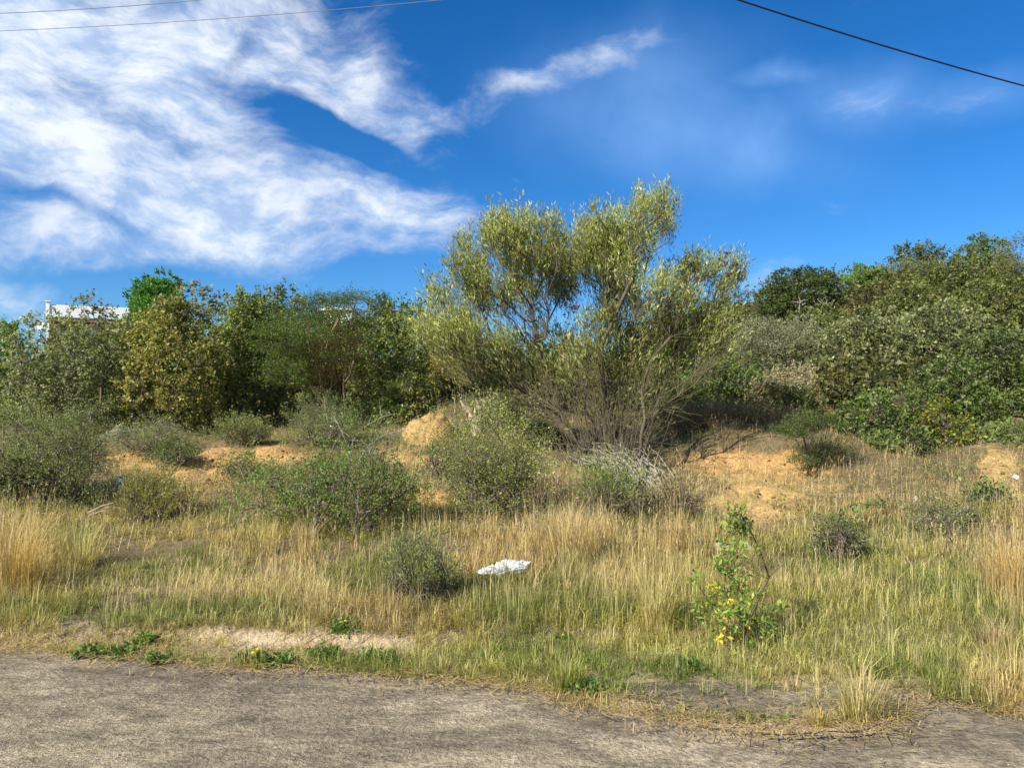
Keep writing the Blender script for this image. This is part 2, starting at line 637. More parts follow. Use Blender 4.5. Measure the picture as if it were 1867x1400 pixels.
gr = build('ground', V, Fq, M_SOIL, tint=tint, smooth=True)
tag(gr, 'sloping sandy ground with bare orange earth patches', kind='structure')

# ------------------------------------------------------------------ road
RE = [(-900, 1150), (-300, 1172), (0, 1183), (250, 1196), (350, 1203), (470, 1217), (560, 1213), (650, 1226), (900, 1246),
      (980, 1256), (1040, 1278), (1150, 1301), (1300, 1326), (1400, 1337), (1530, 1331), (1625, 1312), (1690, 1276),
      (1760, 1277), (1867, 1302), (2100, 1335), (2900, 1420)]
rx = []; ry = []
for (a, b) in RE:
    d = pix_dir(a, b); t = -(CAM_Z - 0.03) / d[2]
    rx.append(d[0] * t); ry.append(d[1] * t)
rxs = stretched(-160, 160, -6, 6, 0.04, 1.12)
edgey = np.interp(rxs, rx, ry)
edgey = edgey + (fbm(rxs * 3, rxs * 0, 4, 3) - 0.5) * 0.14 * (np.abs(rxs) < 30)
rows = [(-7.0, -0.10), (-6.99, 0.028)] + [(v, 0.03) for v in (-5, -3, -1, 1, 2)]
Vr = []
nrow = 16
tv = np.concatenate([[0, 0], np.linspace(0, 0.9, nrow), [0.95, 0.98, 1.0], [1.0]])
for j, t in enumerate(tv):
    y = -7 + (edgey + 7) * t ** 0.6
    z = np.full_like(rxs, 0.030) + (fbm(rxs * 0.8, y * 0.8, 3, 8) - 0.5) * 0.012
    if j == 0:
        z = z * 0 - 0.1
    if j >= 2:
        z = z - 0.027 * sstep(0.45, 0.02, edgey - y)
    if j == len(tv) - 1:
        y = edgey + 0.02; z = z * 0 - 0.06
    if j == 1:
        y = y + 0.001
    Vr.append(np.stack([rxs, y, z], 1))
Vr = np.concatenate(Vr)
nr = len(tv); nc = len(rxs)
idx = np.arange(nr * nc).reshape(nr, nc)
Fr = np.stack([idx[:-1, :-1].ravel(), idx[:-1, 1:].ravel(), idx[1:, 1:].ravel(), idx[1:, :-1].ravel()], 1)
rd = build('road', Vr, Fr, M_ROAD, smooth=False)
tag(rd, 'worn dusty asphalt road with a ragged edge', kind='structure')


def flat_poly(name, pts, z, mat, label):
    P = []
    n = len(pts)
    for i in range(n):
        a = pts[i]; b = pts[(i + 1) % n]
        for t in np.linspace(0, 1, 8, endpoint=False):
            q = (a[0] + (b[0] - a[0]) * t, a[1] + (b[1] - a[1]) * t)
            d = pix_dir(*q); s = -(CAM_Z - z) / d[2]
            p = np.array([d[0] * s, d[1] * s, z])
            p[:2] += (fbm(p[0:1] * 5 + 3, p[1:2] * 5, 3, 12)[0] - 0.5) * 0.07
            P.append(p)
    P = np.array(P); m = len(P)
    Vp = np.concatenate([P, P - [0, 0, 0.1]])
    top = np.arange(m)[None, ::-1]
    side = np.stack([np.arange(m), (np.arange(m) + 1) % m, (np.arange(m) + 1) % m + m, np.arange(m) + m], 1)
    o = build(name, Vp, [top, side], mat)
    me = o.data
    import bmesh
    bm = bmesh.new(); bm.from_mesh(me)
    bmesh.ops.recalc_face_normals(bm, faces=bm.faces[:])
    bmesh.ops.triangulate(bm, faces=[f for f in bm.faces if len(f.verts) > 4])
    bm.to_mesh(me); bm.free()
    tag(o, label, kind='structure')
    return o


flat_poly('concrete_apron', [(1130, 1243), (1290, 1240), (1420, 1250), (1570, 1256), (1670, 1262), (1640, 1290), (1530, 1304),
                             (1380, 1304), (1240, 1290), (1150, 1272)], 0.008, M_ROAD,
          'broken apron of old paving beyond the road edge')

M_GRAVEL = plain('gravel_stone', (0.26, 0.225, 0.17), 0.9, 0.2, 0.5, 60)

# ------------------------------------------------------------------ plant building blocks
def frusta(A, B, ra, rb, kk=5):
    """tapered bars from A to B"""
    n = len(A)
    d = unit(B - A)
    ref = np.where(np.abs(d[:, 2:3]) > 0.9, np.array([[1.0, 0, 0]]), np.array([[0, 0, 1.0]]))
    u = unit(np.cross(d, ref)); v = np.cross(d, u)
    ang = np.arange(kk) * 2 * math.pi / kk
    ring = np.cos(ang)[None, :, None] * u[:, None, :] + np.sin(ang)[None, :, None] * v[:, None, :]
    Va = A[:, None, :] + ring * np.asarray(ra).reshape(-1, 1, 1)
    Vb = B[:, None, :] + ring * np.asarray(rb).reshape(-1, 1, 1)
    V = np.concatenate([Va, Vb], 1).reshape(-1, 3)
    b = (np.arange(n) * 2 * kk)[:, None]
    i = np.arange(kk)[None, :]; j = (i + 1) % kk
    Fq = np.stack([b + i, b + j, b + j + kk, b + i + kk], -1).reshape(-1, 4)
    return V, Fq


def grow(bases, pts, rng, bias=0.55, step=0.30, wob=0.10, sag=0.0):
    """joins crown points to the base as a branching tree; returns segments with a thickness weight"""
    nodes = [np.array(b, float) for b in bases]
    par = [-1] * len(nodes); plen = [0.0] * len(nodes)
    b0 = np.mean(nodes, 0)
    order = np.argsort(np.linalg.norm(pts - b0, axis=1))
    for i in order:
        p = pts[i]
        Q = np.array(nodes)
        c = np.linalg.norm(Q - p, axis=1) + bias * np.array(plen)
        up = np.maximum(0, Q[:, 2] - p[2])
        q = int(np.argmin(c + up * 0.6))
        L = np.linalg.norm(p - nodes[q])
        m = max(1, int(L / step))
        cur = q
        for s in range(1, m + 1):
            t = s / m
            x = nodes[q] * (1 - t) + p * t
            if s < m:
                x = x + rng.normal(0, wob * L / m ** 0.5 * 0.5, 3)
                x[2] -= sag * math.sin(math.pi * t) * L
            nodes.append(x); par.append(cur); plen.append(plen[cur] + L / m)
            cur = len(nodes) - 1
    nodes = np.array(nodes); par = np.array(par)
    wgt = np.zeros(len(nodes))
    child = np.zeros(len(nodes), int)
    for i in range(len(nodes)):
        if par[i] >= 0: child[par[i]] += 1
    wgt[child == 0] = 1
    for i in range(len(nodes) - 1, -1, -1):
        if par[i] >= 0:
            wgt[par[i]] += wgt[i]
    ok = par >= 0
    return nodes[par[ok]], nodes[ok], wgt[par[ok]], wgt[ok], nodes


def branches_mesh(A, B, wa, wb, r0, kk=5, expo=0.5, rmin=0.003):
    # a side shoot starts no thicker than a little more than its own size
    ra = np.maximum(rmin, np.minimum(r0 * wa ** expo, r0 * wb ** expo * 1.25))
    rb = np.maximum(rmin, r0 * wb ** expo)
    return frusta(A, B, ra, rb, kk)


def sprigs(S, D, rng, per=8, slen=0.15, L=0.05, W=0.03, spread=0.7, c0=(.06, .08, .03), c1=(.1, .12, .05),
           tipc=None, huevar=0.25, sprig_shade=None, droop=0.0, fold=0.15):
    """leaves set along sprigs that start at S and run in direction D; all as real leaf-sized faces"""
    n = len(S); m = n * per
    t = (np.tile(np.arange(per), n) + rng.random(m)) / per
    sl = slen * (0.6 + 0.8 * rng.random(n))
    Sr = np.repeat(S, per, 0); Dr = np.repeat(D, per, 0); slr = np.repeat(sl, per)
    pos = Sr + Dr * (t * slr)[:, None] + rng.normal(0, slen * 0.12, (m, 3))
    d = unit(Dr * (1 - spread) + unit(rng.normal(0, 1, (m, 3))) * spread)
    d[:, 2] -= droop; d = unit(d)
    side = unit(np.cross(d, unit(rng.normal(0, 1, (m, 3)) + np.array([0, 0, 0.6]))))
    nor = np.cross(d, side)
    l = L * (0.6 + 0.8 * rng.random(m)); w = W * (0.6 + 0.8 * rng.random(m))
    V = np.empty((m, 4, 3))
    V[:, 0] = pos
    V[:, 1] = pos + d * (l * 0.45)[:, None] + side * (w / 2)[:, None] + nor * (w * fold)[:, None]
    V[:, 2] = pos + d * l[:, None]
    V[:, 3] = pos + d * (l * 0.45)[:, None] - side * (w / 2)[:, None] + nor * (w * fold)[:, None]
    mixv = rng.random(n) if sprig_shade is None else sprig_shade
    mixr = np.clip(np.repeat(mixv, per) + rng.normal(0, 0.18, m), 0, 1)[:, None]
    c = np.array(c0)[None] * (1 - mixr) + np.array(c1)[None] * mixr
    if tipc is not None:
        tw = (t ** 2 * np.repeat(rng.random(n) ** 1.5, per))[:, None]
        c = c * (1 - tw) + np.array(tipc)[None] * tw
    c = c * (1 + rng.normal(0, huevar, m).clip(-0.5, 0.8))[:, None]
    C = np.repeat(np.clip(c, 0.003, 1), 4, 0)
    return V.reshape(-1, 3), np.arange(m * 4).reshape(-1, 4), C


def twigs(S, D, lens, r=0.003):
    """thin three-sided twigs"""
    return frusta(S, S + D * np.asarray(lens).reshape(-1, 1), np.full(len(S), r), np.full(len(S), r * 0.4), 3)


def sphere_dirs(n, rng, low=-0.45):
    d = unit(rng.normal(0, 1, (n * 3, 3)))
    d = d[d[:, 2] > low][:n]
    while len(d) < n:
        d = np.concatenate([d, d])[:n]
    return d


def lumps_for(c, r, rng, n=18, size=0.36, low=-0.35):
    """rounded clumps spread over the outside of a crown"""
    d = sphere_dirs(n * 6, rng, low)
    pick = [0]
    for _ in range(n - 1):                       # spread the clumps apart
        dd = np.linalg.norm(d[:, None] - d[pick][None], axis=2).min(1)
        pick.append(int(np.argmax(dd * (0.75 + 0.5 * rng.random(len(d))))))
    d = d[pick]
    rr = size * (0.65 + 0.7 * rng.random(len(d)))
    k = (1.0 - rr * 0.75) * (0.76 + 0.42 * rng.random(len(d)))
    C = c + d * k[:, None] * r
    R = rr[:, None] * r[None, :]
    C = np.concatenate([C, c[None]]); R = np.concatenate([R, (r * 0.55)[None]])
    return C, R


SP = {
    # leaf length, width, leaves per sprig, sprig length, spread, up, colours, coverage
    'broad_olive': dict(L=.062, W=.036, per=9, slen=.13, spread=.75, up=.35, c0=(.062,.092,.020), c1=(.190,.235,.058), tipc=(.35,.34,.11), cov=2.6),
    'broad_grey': dict(L=.055, W=.036, per=8, slen=.14, spread=.8, up=.35, c0=(.085,.108,.045), c1=(.225,.255,.115), tipc=(.36,.36,.19), cov=2.2),
    'broad_gold': dict(L=.060, W=.036, per=9, slen=.13, spread=.75, up=.4, c0=(.085,.100,.022), c1=(.240,.245,.060), tipc=(.46,.36,.15), cov=2.6),
    'glossy': dict(L=.052, W=.034, per=9, slen=.12, spread=.8, up=.4, c0=(.042,.080,.016), c1=(.150,.220,.048), tipc=(.33,.38,.12), cov=2.7),
    'glossy_pale': dict(L=.070, W=.045, per=9, slen=.13, spread=.75, up=.5, c0=(0.058, 0.085, 0.028), c1=(0.277, 0.322, 0.121), tipc=(0.488, 0.488, 0.227), cov=2.7),
    'bright': dict(L=.050, W=.028, per=9, slen=.12, spread=.75, up=.4, c0=(0.065, 0.115, 0.015), c1=(0.203, 0.332, 0.041), tipc=(0.293, 0.423, 0.065), cov=2.6),
    'yellow': dict(L=.050, W=.028, per=9, slen=.12, spread=.75, up=.4, c0=(0.140, 0.140, 0.019), c1=(0.554, 0.480, 0.055), tipc=(0.700, 0.552, 0.048), cov=2.2),
    'silver': dict(L=.050, W=.014, per=10, slen=.16, spread=.55, up=.6, c0=(.13,.15,.075), c1=(.31,.33,.19), tipc=(.44,.43,.29), cov=2.0),
    'feather': dict(L=.042, W=.011, per=16, slen=.22, spread=.55, up=.25, c0=(0.058, 0.103, 0.020), c1=(0.222, 0.314, 0.065), tipc=(0.293, 0.358, 0.098), cov=1.7),
    'cypress': dict(L=.090, W=.030, per=10, slen=.20, spread=.45, up=.8, c0=(0.023, 0.065, 0.015), c1=(0.102, 0.240, 0.041), tipc=(0.146, 0.308, 0.057), cov=3.0),
    'conifer': dict(L=.070, W=.020, per=10, slen=.18, spread=.5, up=.2, c0=(0.018, 0.041, 0.015), c1=(0.065, 0.129, 0.041), cov=2.4),
    'twiggy': dict(L=.045, W=.020, per=6, slen=.22, spread=.6, up=.6, c0=(.09,.11,.035), c1=(.25,.27,.09), tipc=(.36,.32,.14), cov=1.4),
    'dry': dict(L=.060, W=.008, per=10, slen=.30, spread=.35, up=.9, c0=(.115,.080,.045), c1=(.300,.215,.115), tipc=(.44,.34,.19), cov=1.7),
    'tan': dict(L=.045, W=.018, per=9, slen=.15, spread=.7, up=.6, c0=(0.205, 0.166, 0.090), c1=(.50,.43,.25), tipc=(.55,.48,.32), cov=2.2),
    'small_dark': dict(L=.026, W=.013, per=12, slen=.16, spread=.6, up=.5, c0=(.060,.105,.022), c1=(.165,.250,.052), tipc=(.32,.36,.12), cov=1.25),
    'small_olive': dict(L=.026, W=.010, per=14, slen=.18, spread=.5, up=.7, c0=(.130,.165,.042), c1=(.350,.385,.120), tipc=(.52,.50,.22), cov=1.4),
    'small_grey': dict(L=.026, W=.008, per=14, slen=.18, spread=.5, up=.7, c0=(.100,.135,.045), c1=(.270,.315,.125), tipc=(.42,.42,.21), cov=1.4),
    'wormwood': dict(L=.034, W=.006, per=14, slen=.16, spread=.4, up=1.2, c0=(.080,.125,.032), c1=(.240,.300,.095), tipc=(.42,.43,.17), cov=1.6),
}
LEAVES = [0]


def plant(name, label, cat, cx, top, bot, hw, Y, sp, seed, nl=18, size=0.36, depth=0.9, low=-0.75, base=None,
          r0=0.007, bark=(.16, .13, .10), cov=1.0, multi=1, extra=None, over=None, leafpart='crown', steep=None, shade_gain=None):
    """a shrub or tree: crown box given in photo pixels at distance Y, built as leaves on sprigs on branches"""
    rng = np.random.default_rng(seed)
    if shade_gain is None:
        shade_gain = (0.95 if 120 <= seed < 150 else 1.22) if seed < 200 else 1.05
    s = dict(SP[sp]); s.update(over or {})
    if seed >= 201:
        Y = float(ground(cx, bot - 6)[1])
    pt = world_at(cx, top, Y); pb = world_at(cx, bot, Y)
    rz = (pt[2] - pb[2]) / 2; rx_ = hw / F * Y
    c = np.array([pt[0], Y, (pt[2] + pb[2]) / 2]); r = np.array([rx_, rx_ * depth, rz])
    if base is None:
        bx, by = c[0], Y
    else:
        bx, by = base
    gz = float(height(bx, by))
    B = np.array([bx, by, gz])
    C, R = lumps_for(c, r, rng, nl, size, low)
    if seed >= 200:                             # lopsided: some clumps pushed out, some drawn in
        C = c + (C - c) * rng.uniform(.62, 1.28, (len(C), 1))
    if extra:                                   # further clumps that break the outline
        for (ex, ey, er, dy) in extra:
            C = np.concatenate([C, world_at(ex, ey, Y + dy)[None]])
            R = np.concatenate([R, np.full((1, 3), er / F * Y)])
    lod = 1.0 + max(0, (Y - 17)) * 0.035
    L = s['L'] * lod; W = s['W'] * lod
    L *= 1.10; W *= 1.24
    area = math.pi * rx_ * rz * 1.9
    nleaf = s['cov'] * cov * area / (0.5 * L * W)
    nsp = max(20, int(nleaf / s['per']))
    wl = (R[:, 0] * R[:, 2]); wl[-1 if not extra else nl] *= 0.5; wl = wl / wl.sum()
    li = rng.choice(len(C), nsp, p=wl)
    d = sphere_dirs(nsp, rng, -0.85)
    rad = 0.68 + 0.38 * rng.random(nsp) ** 0.6
    # ragged lumps: bulges and hollows
    bul = 0.78 + 0.44 * vnoise(d[:, 0] * 2.3 + li * 3.1, d[:, 2] * 2.3 + d[:, 1] * 1.7 + li * 1.7, seed)
    S = C[li] + d * (rad * bul)[:, None] * R[li]
    g = height(S[:, 0], S[:, 1])
    S[:, 2] = np.maximum(S[:, 2], g + 0.02 + 0.1 * rng.random(nsp))
    if seed >= 200:                             # stray shoots that poke out of the outline
        st_ = rng.random(nsp) < .10
        S[st_] += (d[st_] * np.array([1, 1, .8]) + np.array([0, 0, .35])) * rng.uniform(.08, .34, (int(st_.sum()), 1)) * min(1.0, rz * 1.6)
    D = unit(d * 0.8 + np.array([0, 0, s['up']]) + rng.normal(0, 0.35, (nsp, 3)))
    shade = np.clip(vnoise(S[:, 0] * 2.2, S[:, 2] * 2.2 + S[:, 1], seed + 5) * 1.3 - 0.15 + rng.normal(0, 0.15, nsp), 0, 1)
    lumpv = rng.normal(0, .22, len(C))[li]
    shade = np.clip(shade + lumpv, 0, 1)
    Vl, Fl, Cl = sprigs(S, D, rng, s['per'], s['slen'] * lod, L, W, s['spread'], s['c0'], s['c1'], s.get('tipc'),
                        sprig_shade=shade, droop=s.get('droop', 0), huevar=.17)
    LEAVES[0] += len(Fl)
    root = thing(name, tuple(B), label, cat)
    build(leafpart, Vl, Fl, s.get('mat', M_LEAF), root, tint=Cl * shade_gain, loc=B)
    # wood
    sub = rng.choice(nsp, min(nsp, 60 + nl * 2), replace=False)
    pts = np.concatenate([C, S[sub] - D[sub] * 0.05])
    bases = [B + np.array([rng.normal(0, 0.05 * multi), rng.normal(0, 0.04 * multi), -0.05]) for _ in range(multi)]
    A_, B_, wa, wb, nodes = grow(bases, pts, rng, bias=0.5, step=0.3)
    Vb, Fb = branches_mesh(A_, B_, wa, wb, r0)
    ts = rng.choice(nsp, min(nsp, 500), replace=False)
    Vt, Ft = twigs(S[ts] - D[ts] * 0.22, D[ts], np.full(len(ts), 0.30), 0.0035)
    tn = np.concatenate([np.tile(bark, (len(Vb), 1)), np.tile(np.array(bark) * 1.1, (len(Vt), 1))])
    build('trunk', np.concatenate([Vb, Vt]), [Fb, Ft + len(Vb)], M_BARK, root, tint=tn, loc=B)
    return root


# ------------------------------------------------------------------ the main tree
def clump_points(clumps, Y0, rng, per=5, dspread=0.9):
    pts = []; rad = []; dens = []
    for (x, y, r, dn) in clumps:
        y = y + 14
        if y > 660: dn = dn * .6
        dy = rng.uniform(-dspread, dspread)
        c = world_at(x, y, Y0 + dy)
        rr = r / F * Y0
        for _ in range(max(2, int(per * (r / 40.0)))):
            v = unit(rng.normal(0, 1, 3)) * rr * rng.uniform(0.15, 0.75)
            v[1] *= 1.3
            pts.append(c + v); rad.append(rr * 0.72); dens.append(dn)
    return np.array(pts), np.array(rad), np.array(dens)


def main_tree():
    rng = np.random.default_rng(7)
    Y0 = 12.4
    CL = [  # x, y, radius in photo pixels, leaf density
        (812, 540, 28, .9), (800, 590, 32, 1), (830, 625, 40, 1.1), (862, 600, 35, .9), (850, 665, 36, 1), (890, 655, 38, 1),
        (925, 690, 38, .9), (930, 640, 35, .9), (975, 660, 35, .8), (835, 490, 22, .8), (848, 450, 22, .8), (862, 430, 12, .6),
        (875, 480, 30, 1), (880, 525, 34, 1), (895, 440, 30, 1), (918, 405, 24, .9), (921, 385, 10, .7), (940, 425, 34, 1.1),
        (965, 405, 20, .8), (985, 420, 20, .8), (950, 480, 38, 1), (925, 540, 34, .8), (975, 530, 30, .8), (985, 470, 34, .9),
        (1015, 430, 24, .9), (1012, 405, 12, .7), (1030, 470, 38, 1), (1030, 520, 36, .8), (1070, 455, 36, 1), (1075, 415, 26, .9),
        (1080, 385, 16, .7), (1105, 430, 36, 1), (1100, 480, 40, 1), (1125, 400, 26, .9), (1135, 450, 34, 1), (1145, 490, 30, .8),
        (1125, 530, 34, .8), (1160, 405, 24, .9), (1163, 370, 20, .8), (1165, 345, 10, .6), (1192, 365, 24, .9), (1205, 340, 12, .6),
        (1215, 375, 18, .8), (1205, 405, 26, .9), (1222, 395, 12, .6), (1180, 430, 22, .7), (1180, 465, 14, .45), (1160, 545, 30, .7),
        (1195, 530, 26, .7), (1220, 520, 26, .8), (1245, 500, 28, .8), (1270, 470, 20, .8), (1290, 490, 26, .8), (1262, 530, 26, .6),
        (1305, 520, 24, .6), (1335, 470, 14, .9), (1345, 490, 16, .9), (1325, 510, 20, .6), (1228, 560, 32, .7), (1270, 575, 32, .7),
        (1310, 560, 26, .6), (1320, 600, 28, .6), (1285, 620, 34, .7), (1245, 610, 36, .7), (1200, 585, 34, .7), (1160, 600, 34, .6),
        (1115, 590, 36, .6), (1070, 640, 38, .6), (1075, 590, 22, .35), (1020, 620, 34, .6), (990, 590, 20, .35), (1010, 680, 40, .6),
        (1110, 660, 42, .6), (1160, 660, 42, .6), (1215, 655, 38, .6), (1180, 710, 38, .5), (1120, 715, 42, .5), (1065, 705, 42, .5),
        (1020, 735, 30, .35), (960, 725, 28, .5), (1150, 760, 34, .3), (1095, 765, 34, .3), (1220, 700, 26, .4), (900, 560, 16, .35),
    ]
    P, R, DN = clump_points(CL, Y0, rng, 6, 0.95)
    g = ground(1110, 855)
    B = g.copy()
    root = thing('willow_leaved_tree', tuple(B), 'large spreading many-stemmed tree with narrow light green leaves at the centre of the slope', 'tree')
    bases = []
    for i in range(13):
        bx = B[0] + rng.uniform(-0.50, 0.32); by = B[1] + rng.uniform(-0.25, 0.3)
        bases.append(np.array([bx, by, float(height(bx, by)) - 0.05]))
    A_, B_, wa, wb, nodes = grow(bases, P, rng, bias=0.85, step=0.26, wob=0.30)
    Vb, Fb = branches_mesh(A_, B_, wa, wb, 0.0060, 6, 0.54, 0.004)
    # twigs that carry the leaves
    n_s = []
    S = []; D = []; dens = []
    for p, r, dn in zip(P, R, DN):
        m = int(42 * dn * (r / 0.22) ** 1.5)
        v = rng.normal(0, 1, (m, 3)) * r * 0.66
        S.append(p + v); dens += [dn] * m
    S = np.concatenate(S); dens = np.array(dens)
    outward = unit(S - (B + np.array([0, 0, 1.2])))
    D = unit(outward * 0.6 + np.array([0, 0, 1.1]) + rng.normal(0, 0.28, S.shape))
    shade = np.clip(vnoise(S[:, 0] * 2.0, S[:, 2] * 2.0, 3) * 1.2 - 0.1 + rng.normal(0, .15, len(S)), 0, 1)
    # lower, inner twigs carry fewer, browner leaves; shade is also darkened into their colour
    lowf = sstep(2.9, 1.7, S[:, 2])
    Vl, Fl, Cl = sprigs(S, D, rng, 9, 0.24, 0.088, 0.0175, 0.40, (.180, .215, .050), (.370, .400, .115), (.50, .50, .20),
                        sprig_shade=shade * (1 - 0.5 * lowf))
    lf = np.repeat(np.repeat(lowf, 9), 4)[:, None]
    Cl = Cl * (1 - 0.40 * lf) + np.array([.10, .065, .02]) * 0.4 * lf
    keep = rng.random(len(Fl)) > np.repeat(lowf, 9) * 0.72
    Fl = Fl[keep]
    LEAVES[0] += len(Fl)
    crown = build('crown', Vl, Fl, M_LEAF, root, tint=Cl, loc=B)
    tsel = np.where(rng.random(len(S)) < 0.5)[0]
    Vt, Ft = twigs(S[tsel] - D[tsel] * 0.16, D[tsel], np.full(len(tsel), 0.30), 0.0032)
    # a thicket of dry bare twigs inside the lower half
    m = 3000
    bi = rng.integers(0, len(A_), m)
    a = A_[bi]; ok = (a[:, 2] < 3.2)
    a = a[ok]; dd = unit((a - B) * np.array([1.0, 1.0, 0.6]) + rng.normal(0, .8, a.shape) + np.array([0, 0, .5]))
    Vd, Fd = twigs(a, dd, rng.uniform(.25, .9, len(a)), 0.0050)
    m = 90                                        # thin grey suckers at the foot
    a = np.stack([B[0] + rng.normal(-0.1, .30, m), B[1] + rng.normal(0, .22, m), np.zeros(m)], 1)
    a[:, 2] = height(a[:, 0], a[:, 1]) - .02
    dd = unit(np.stack([(a[:, 0] - B[0]) * 1.0 + rng.normal(0, .16, m), rng.normal(0, .2, m), np.ones(m)], 1))
    Vs, Fs = frusta(a, a + dd * rng.uniform(.6, 1.6, m)[:, None], np.full(m, .0065), np.full(m, .003), 4)
    cols = [np.tile((.11, .088, .065), (len(Vb), 1)), np.tile((.15, .12, .08), (len(Vt), 1)),
            np.tile((.15, .13, .07), (len(Vd), 1)), np.tile((.12, .10, .07), (len(Vs), 1))]
    o1 = len(Vb); o2 = o1 + len(Vt); o3 = o2 + len(Vd)
    build('trunk', np.concatenate([Vb, Vt, Vd, Vs]), [Fb, Ft + o1, Fd + o2, Fs + o3], M_BARK, root,
          tint=np.concatenate(cols), loc=B)
    # clusters of dried brown seed heads on some branch ends
    sc = [(1178, 462), (1345, 478), (1335, 500), (1290, 498), (1265, 480), (1110, 560), (922, 560), (1040, 568), (1052, 560),
          (1250, 505), (1150, 480), (1120, 575), (1030, 640), (1150, 655), (1060, 640), (1320, 470), (1275, 515)]
    Sx = []
    for (x, y) in sc:
        c = world_at(x, y, Y0 - 0.5)
        Sx.append(c + rng.normal(0, .055, (9, 3)))
    Sx = np.concatenate(Sx)
    Vq, Fq_, Cq = sprigs(Sx, unit(rng.normal(0, 1, Sx.shape)), rng, 5, .04, .045, .028, .9, (.07, .035, .025), (.16, .09, .06))
    o = build('seed_heads', Vq, Fq_, M_SOFTLEAF, root, tint=Cq, loc=B)
    tag(o, 'dried brown seed clusters on the branch ends', kind='stuff')
    return root


main_tree()

# dead branches heaped at the foot of the tree
def dead_branches():
    rng = np.random.default_rng(11)
    g0 = ground(1130, 880)
    root = thing('dead_branches', tuple(g0), 'heap of grey dead branches slanting right at the foot of the big tree', 'fallen branches')
    for i in range(52):
        t = rng.random()
        x0 = 1055 + 130 * rng.random(); y0 = 800 + 50 * rng.random()
        a = ground(x0, y0 + 60); a[1] = 11.9 + rng.normal(0, .2)
        a = world_at(x0, y0, a[1])
        x1 = 1130 + 80 * rng.random() + (x0 - 1060) * 0.25; y1 = 868 + 45 * rng.random()
        e = ground(x1, y1)
        if i % 4 == 0:
            a = world_at(1040 + 60 * rng.random(), 830 + 20 * rng.random(), 11.7)
        n = 6
        pts = np.array([a + (e - a) * s + rng.normal(0, .03, 3) + np.array([0, 0, .12 * math.sin(math.pi * s)]) for s in np.linspace(0, 1, n)])
        pts[-1] = e
        pts[:, 2] = np.maximum(pts[:, 2], height(pts[:, 0], pts[:, 1]) + .01)
        r = np.linspace(.005, .014, n) * rng.uniform(.7, 1.2)
        V1, F1 = frusta(pts[:-1], pts[1:], r[:-1], r[1:], 5)
        k = 5
        bi = rng.integers(0, n - 1, k)
        d = unit((e - pts[0]) * (1 if i % 2 else -1) + rng.normal(0, .35, (k, 3)))
        V2, F2 = twigs(pts[bi], d, rng.uniform(.12, .45, k), .0045)
        gcol = rng.uniform(.8, 1.2)
        build('branch', np.concatenate([V1, V2]), [F1, F2 + len(V1)], M_BARK, root,
              tint=np.tile(np.array((.29, .26, .22)) * gcol, (len(V1) + len(V2), 1)), loc=g0)
    return root


dead_branches()

# ------------------------------------------------------------------ trees of the left thicket
plant('dark_tree', 'dark green tree at the left edge of the photo behind the grey-green one', 'tree', 8, 588, 770, 48, 19, 'glossy', 101, 12)
plant('grey_leaved_tree', 'broad grey-green tree below the white balcony with one taller sprig on top', 'tree', 125, 590, 790, 112, 15.4,
      'broad_grey', 102, 30, .27, extra=[(150, 560, 14, 0), (172, 556, 15, 0), (190, 565, 13, 0), (172, 580, 14, 0), (70, 600, 22, 0), (215, 602, 24, 0), (120, 588, 16, 0)], multi=3)
plant('cypress_tree', 'dense vivid green conical tree standing against the sky right of the white balcony', 'tree', 288, 522, 720, 50, 22,
      'cypress', 103, 26, .46, over=dict(L=.075, W=.030, slen=.12), extra=[(268, 528, 20, 0), (300, 520, 20, 0), (318, 530, 18, 0), (255, 545, 18, 0), (290, 545, 34, 0), (285, 580, 40, 0)], cov=2.8)
plant('golden_olive_tree', 'tall tree with golden olive leaf tips in front of the vivid green cypress', 'tree', 322, 560, 810, 100, 15.6,
      'broad_gold', 104, 32, .27, extra=[(360, 545, 26, .2), (345, 560, 30, 0), (310, 575, 26, 0), (378, 560, 22, 0), (250, 610, 30, 0), (290, 562, 16, 0)], multi=3)
plant('olive_tree', 'narrow dull olive tree between the golden olive tree and the green tree', 'tree', 440, 540, 790, 52, 17,
      'broad_olive', 105, 20, .33, extra=[(435, 545, 20, 0), (445, 560, 25, 0)])
plant('leafy_tree', 'rounded mid green tree just left of the feathery acacia', 'tree', 508, 535, 770, 58, 18.2,
      'broad_olive', 106, 20, .33, extra=[(480, 545, 16, 0), (500, 538, 16, 0), (535, 560, 18, 0)], over=dict(c1=(0.163, 0.213, 0.057)))


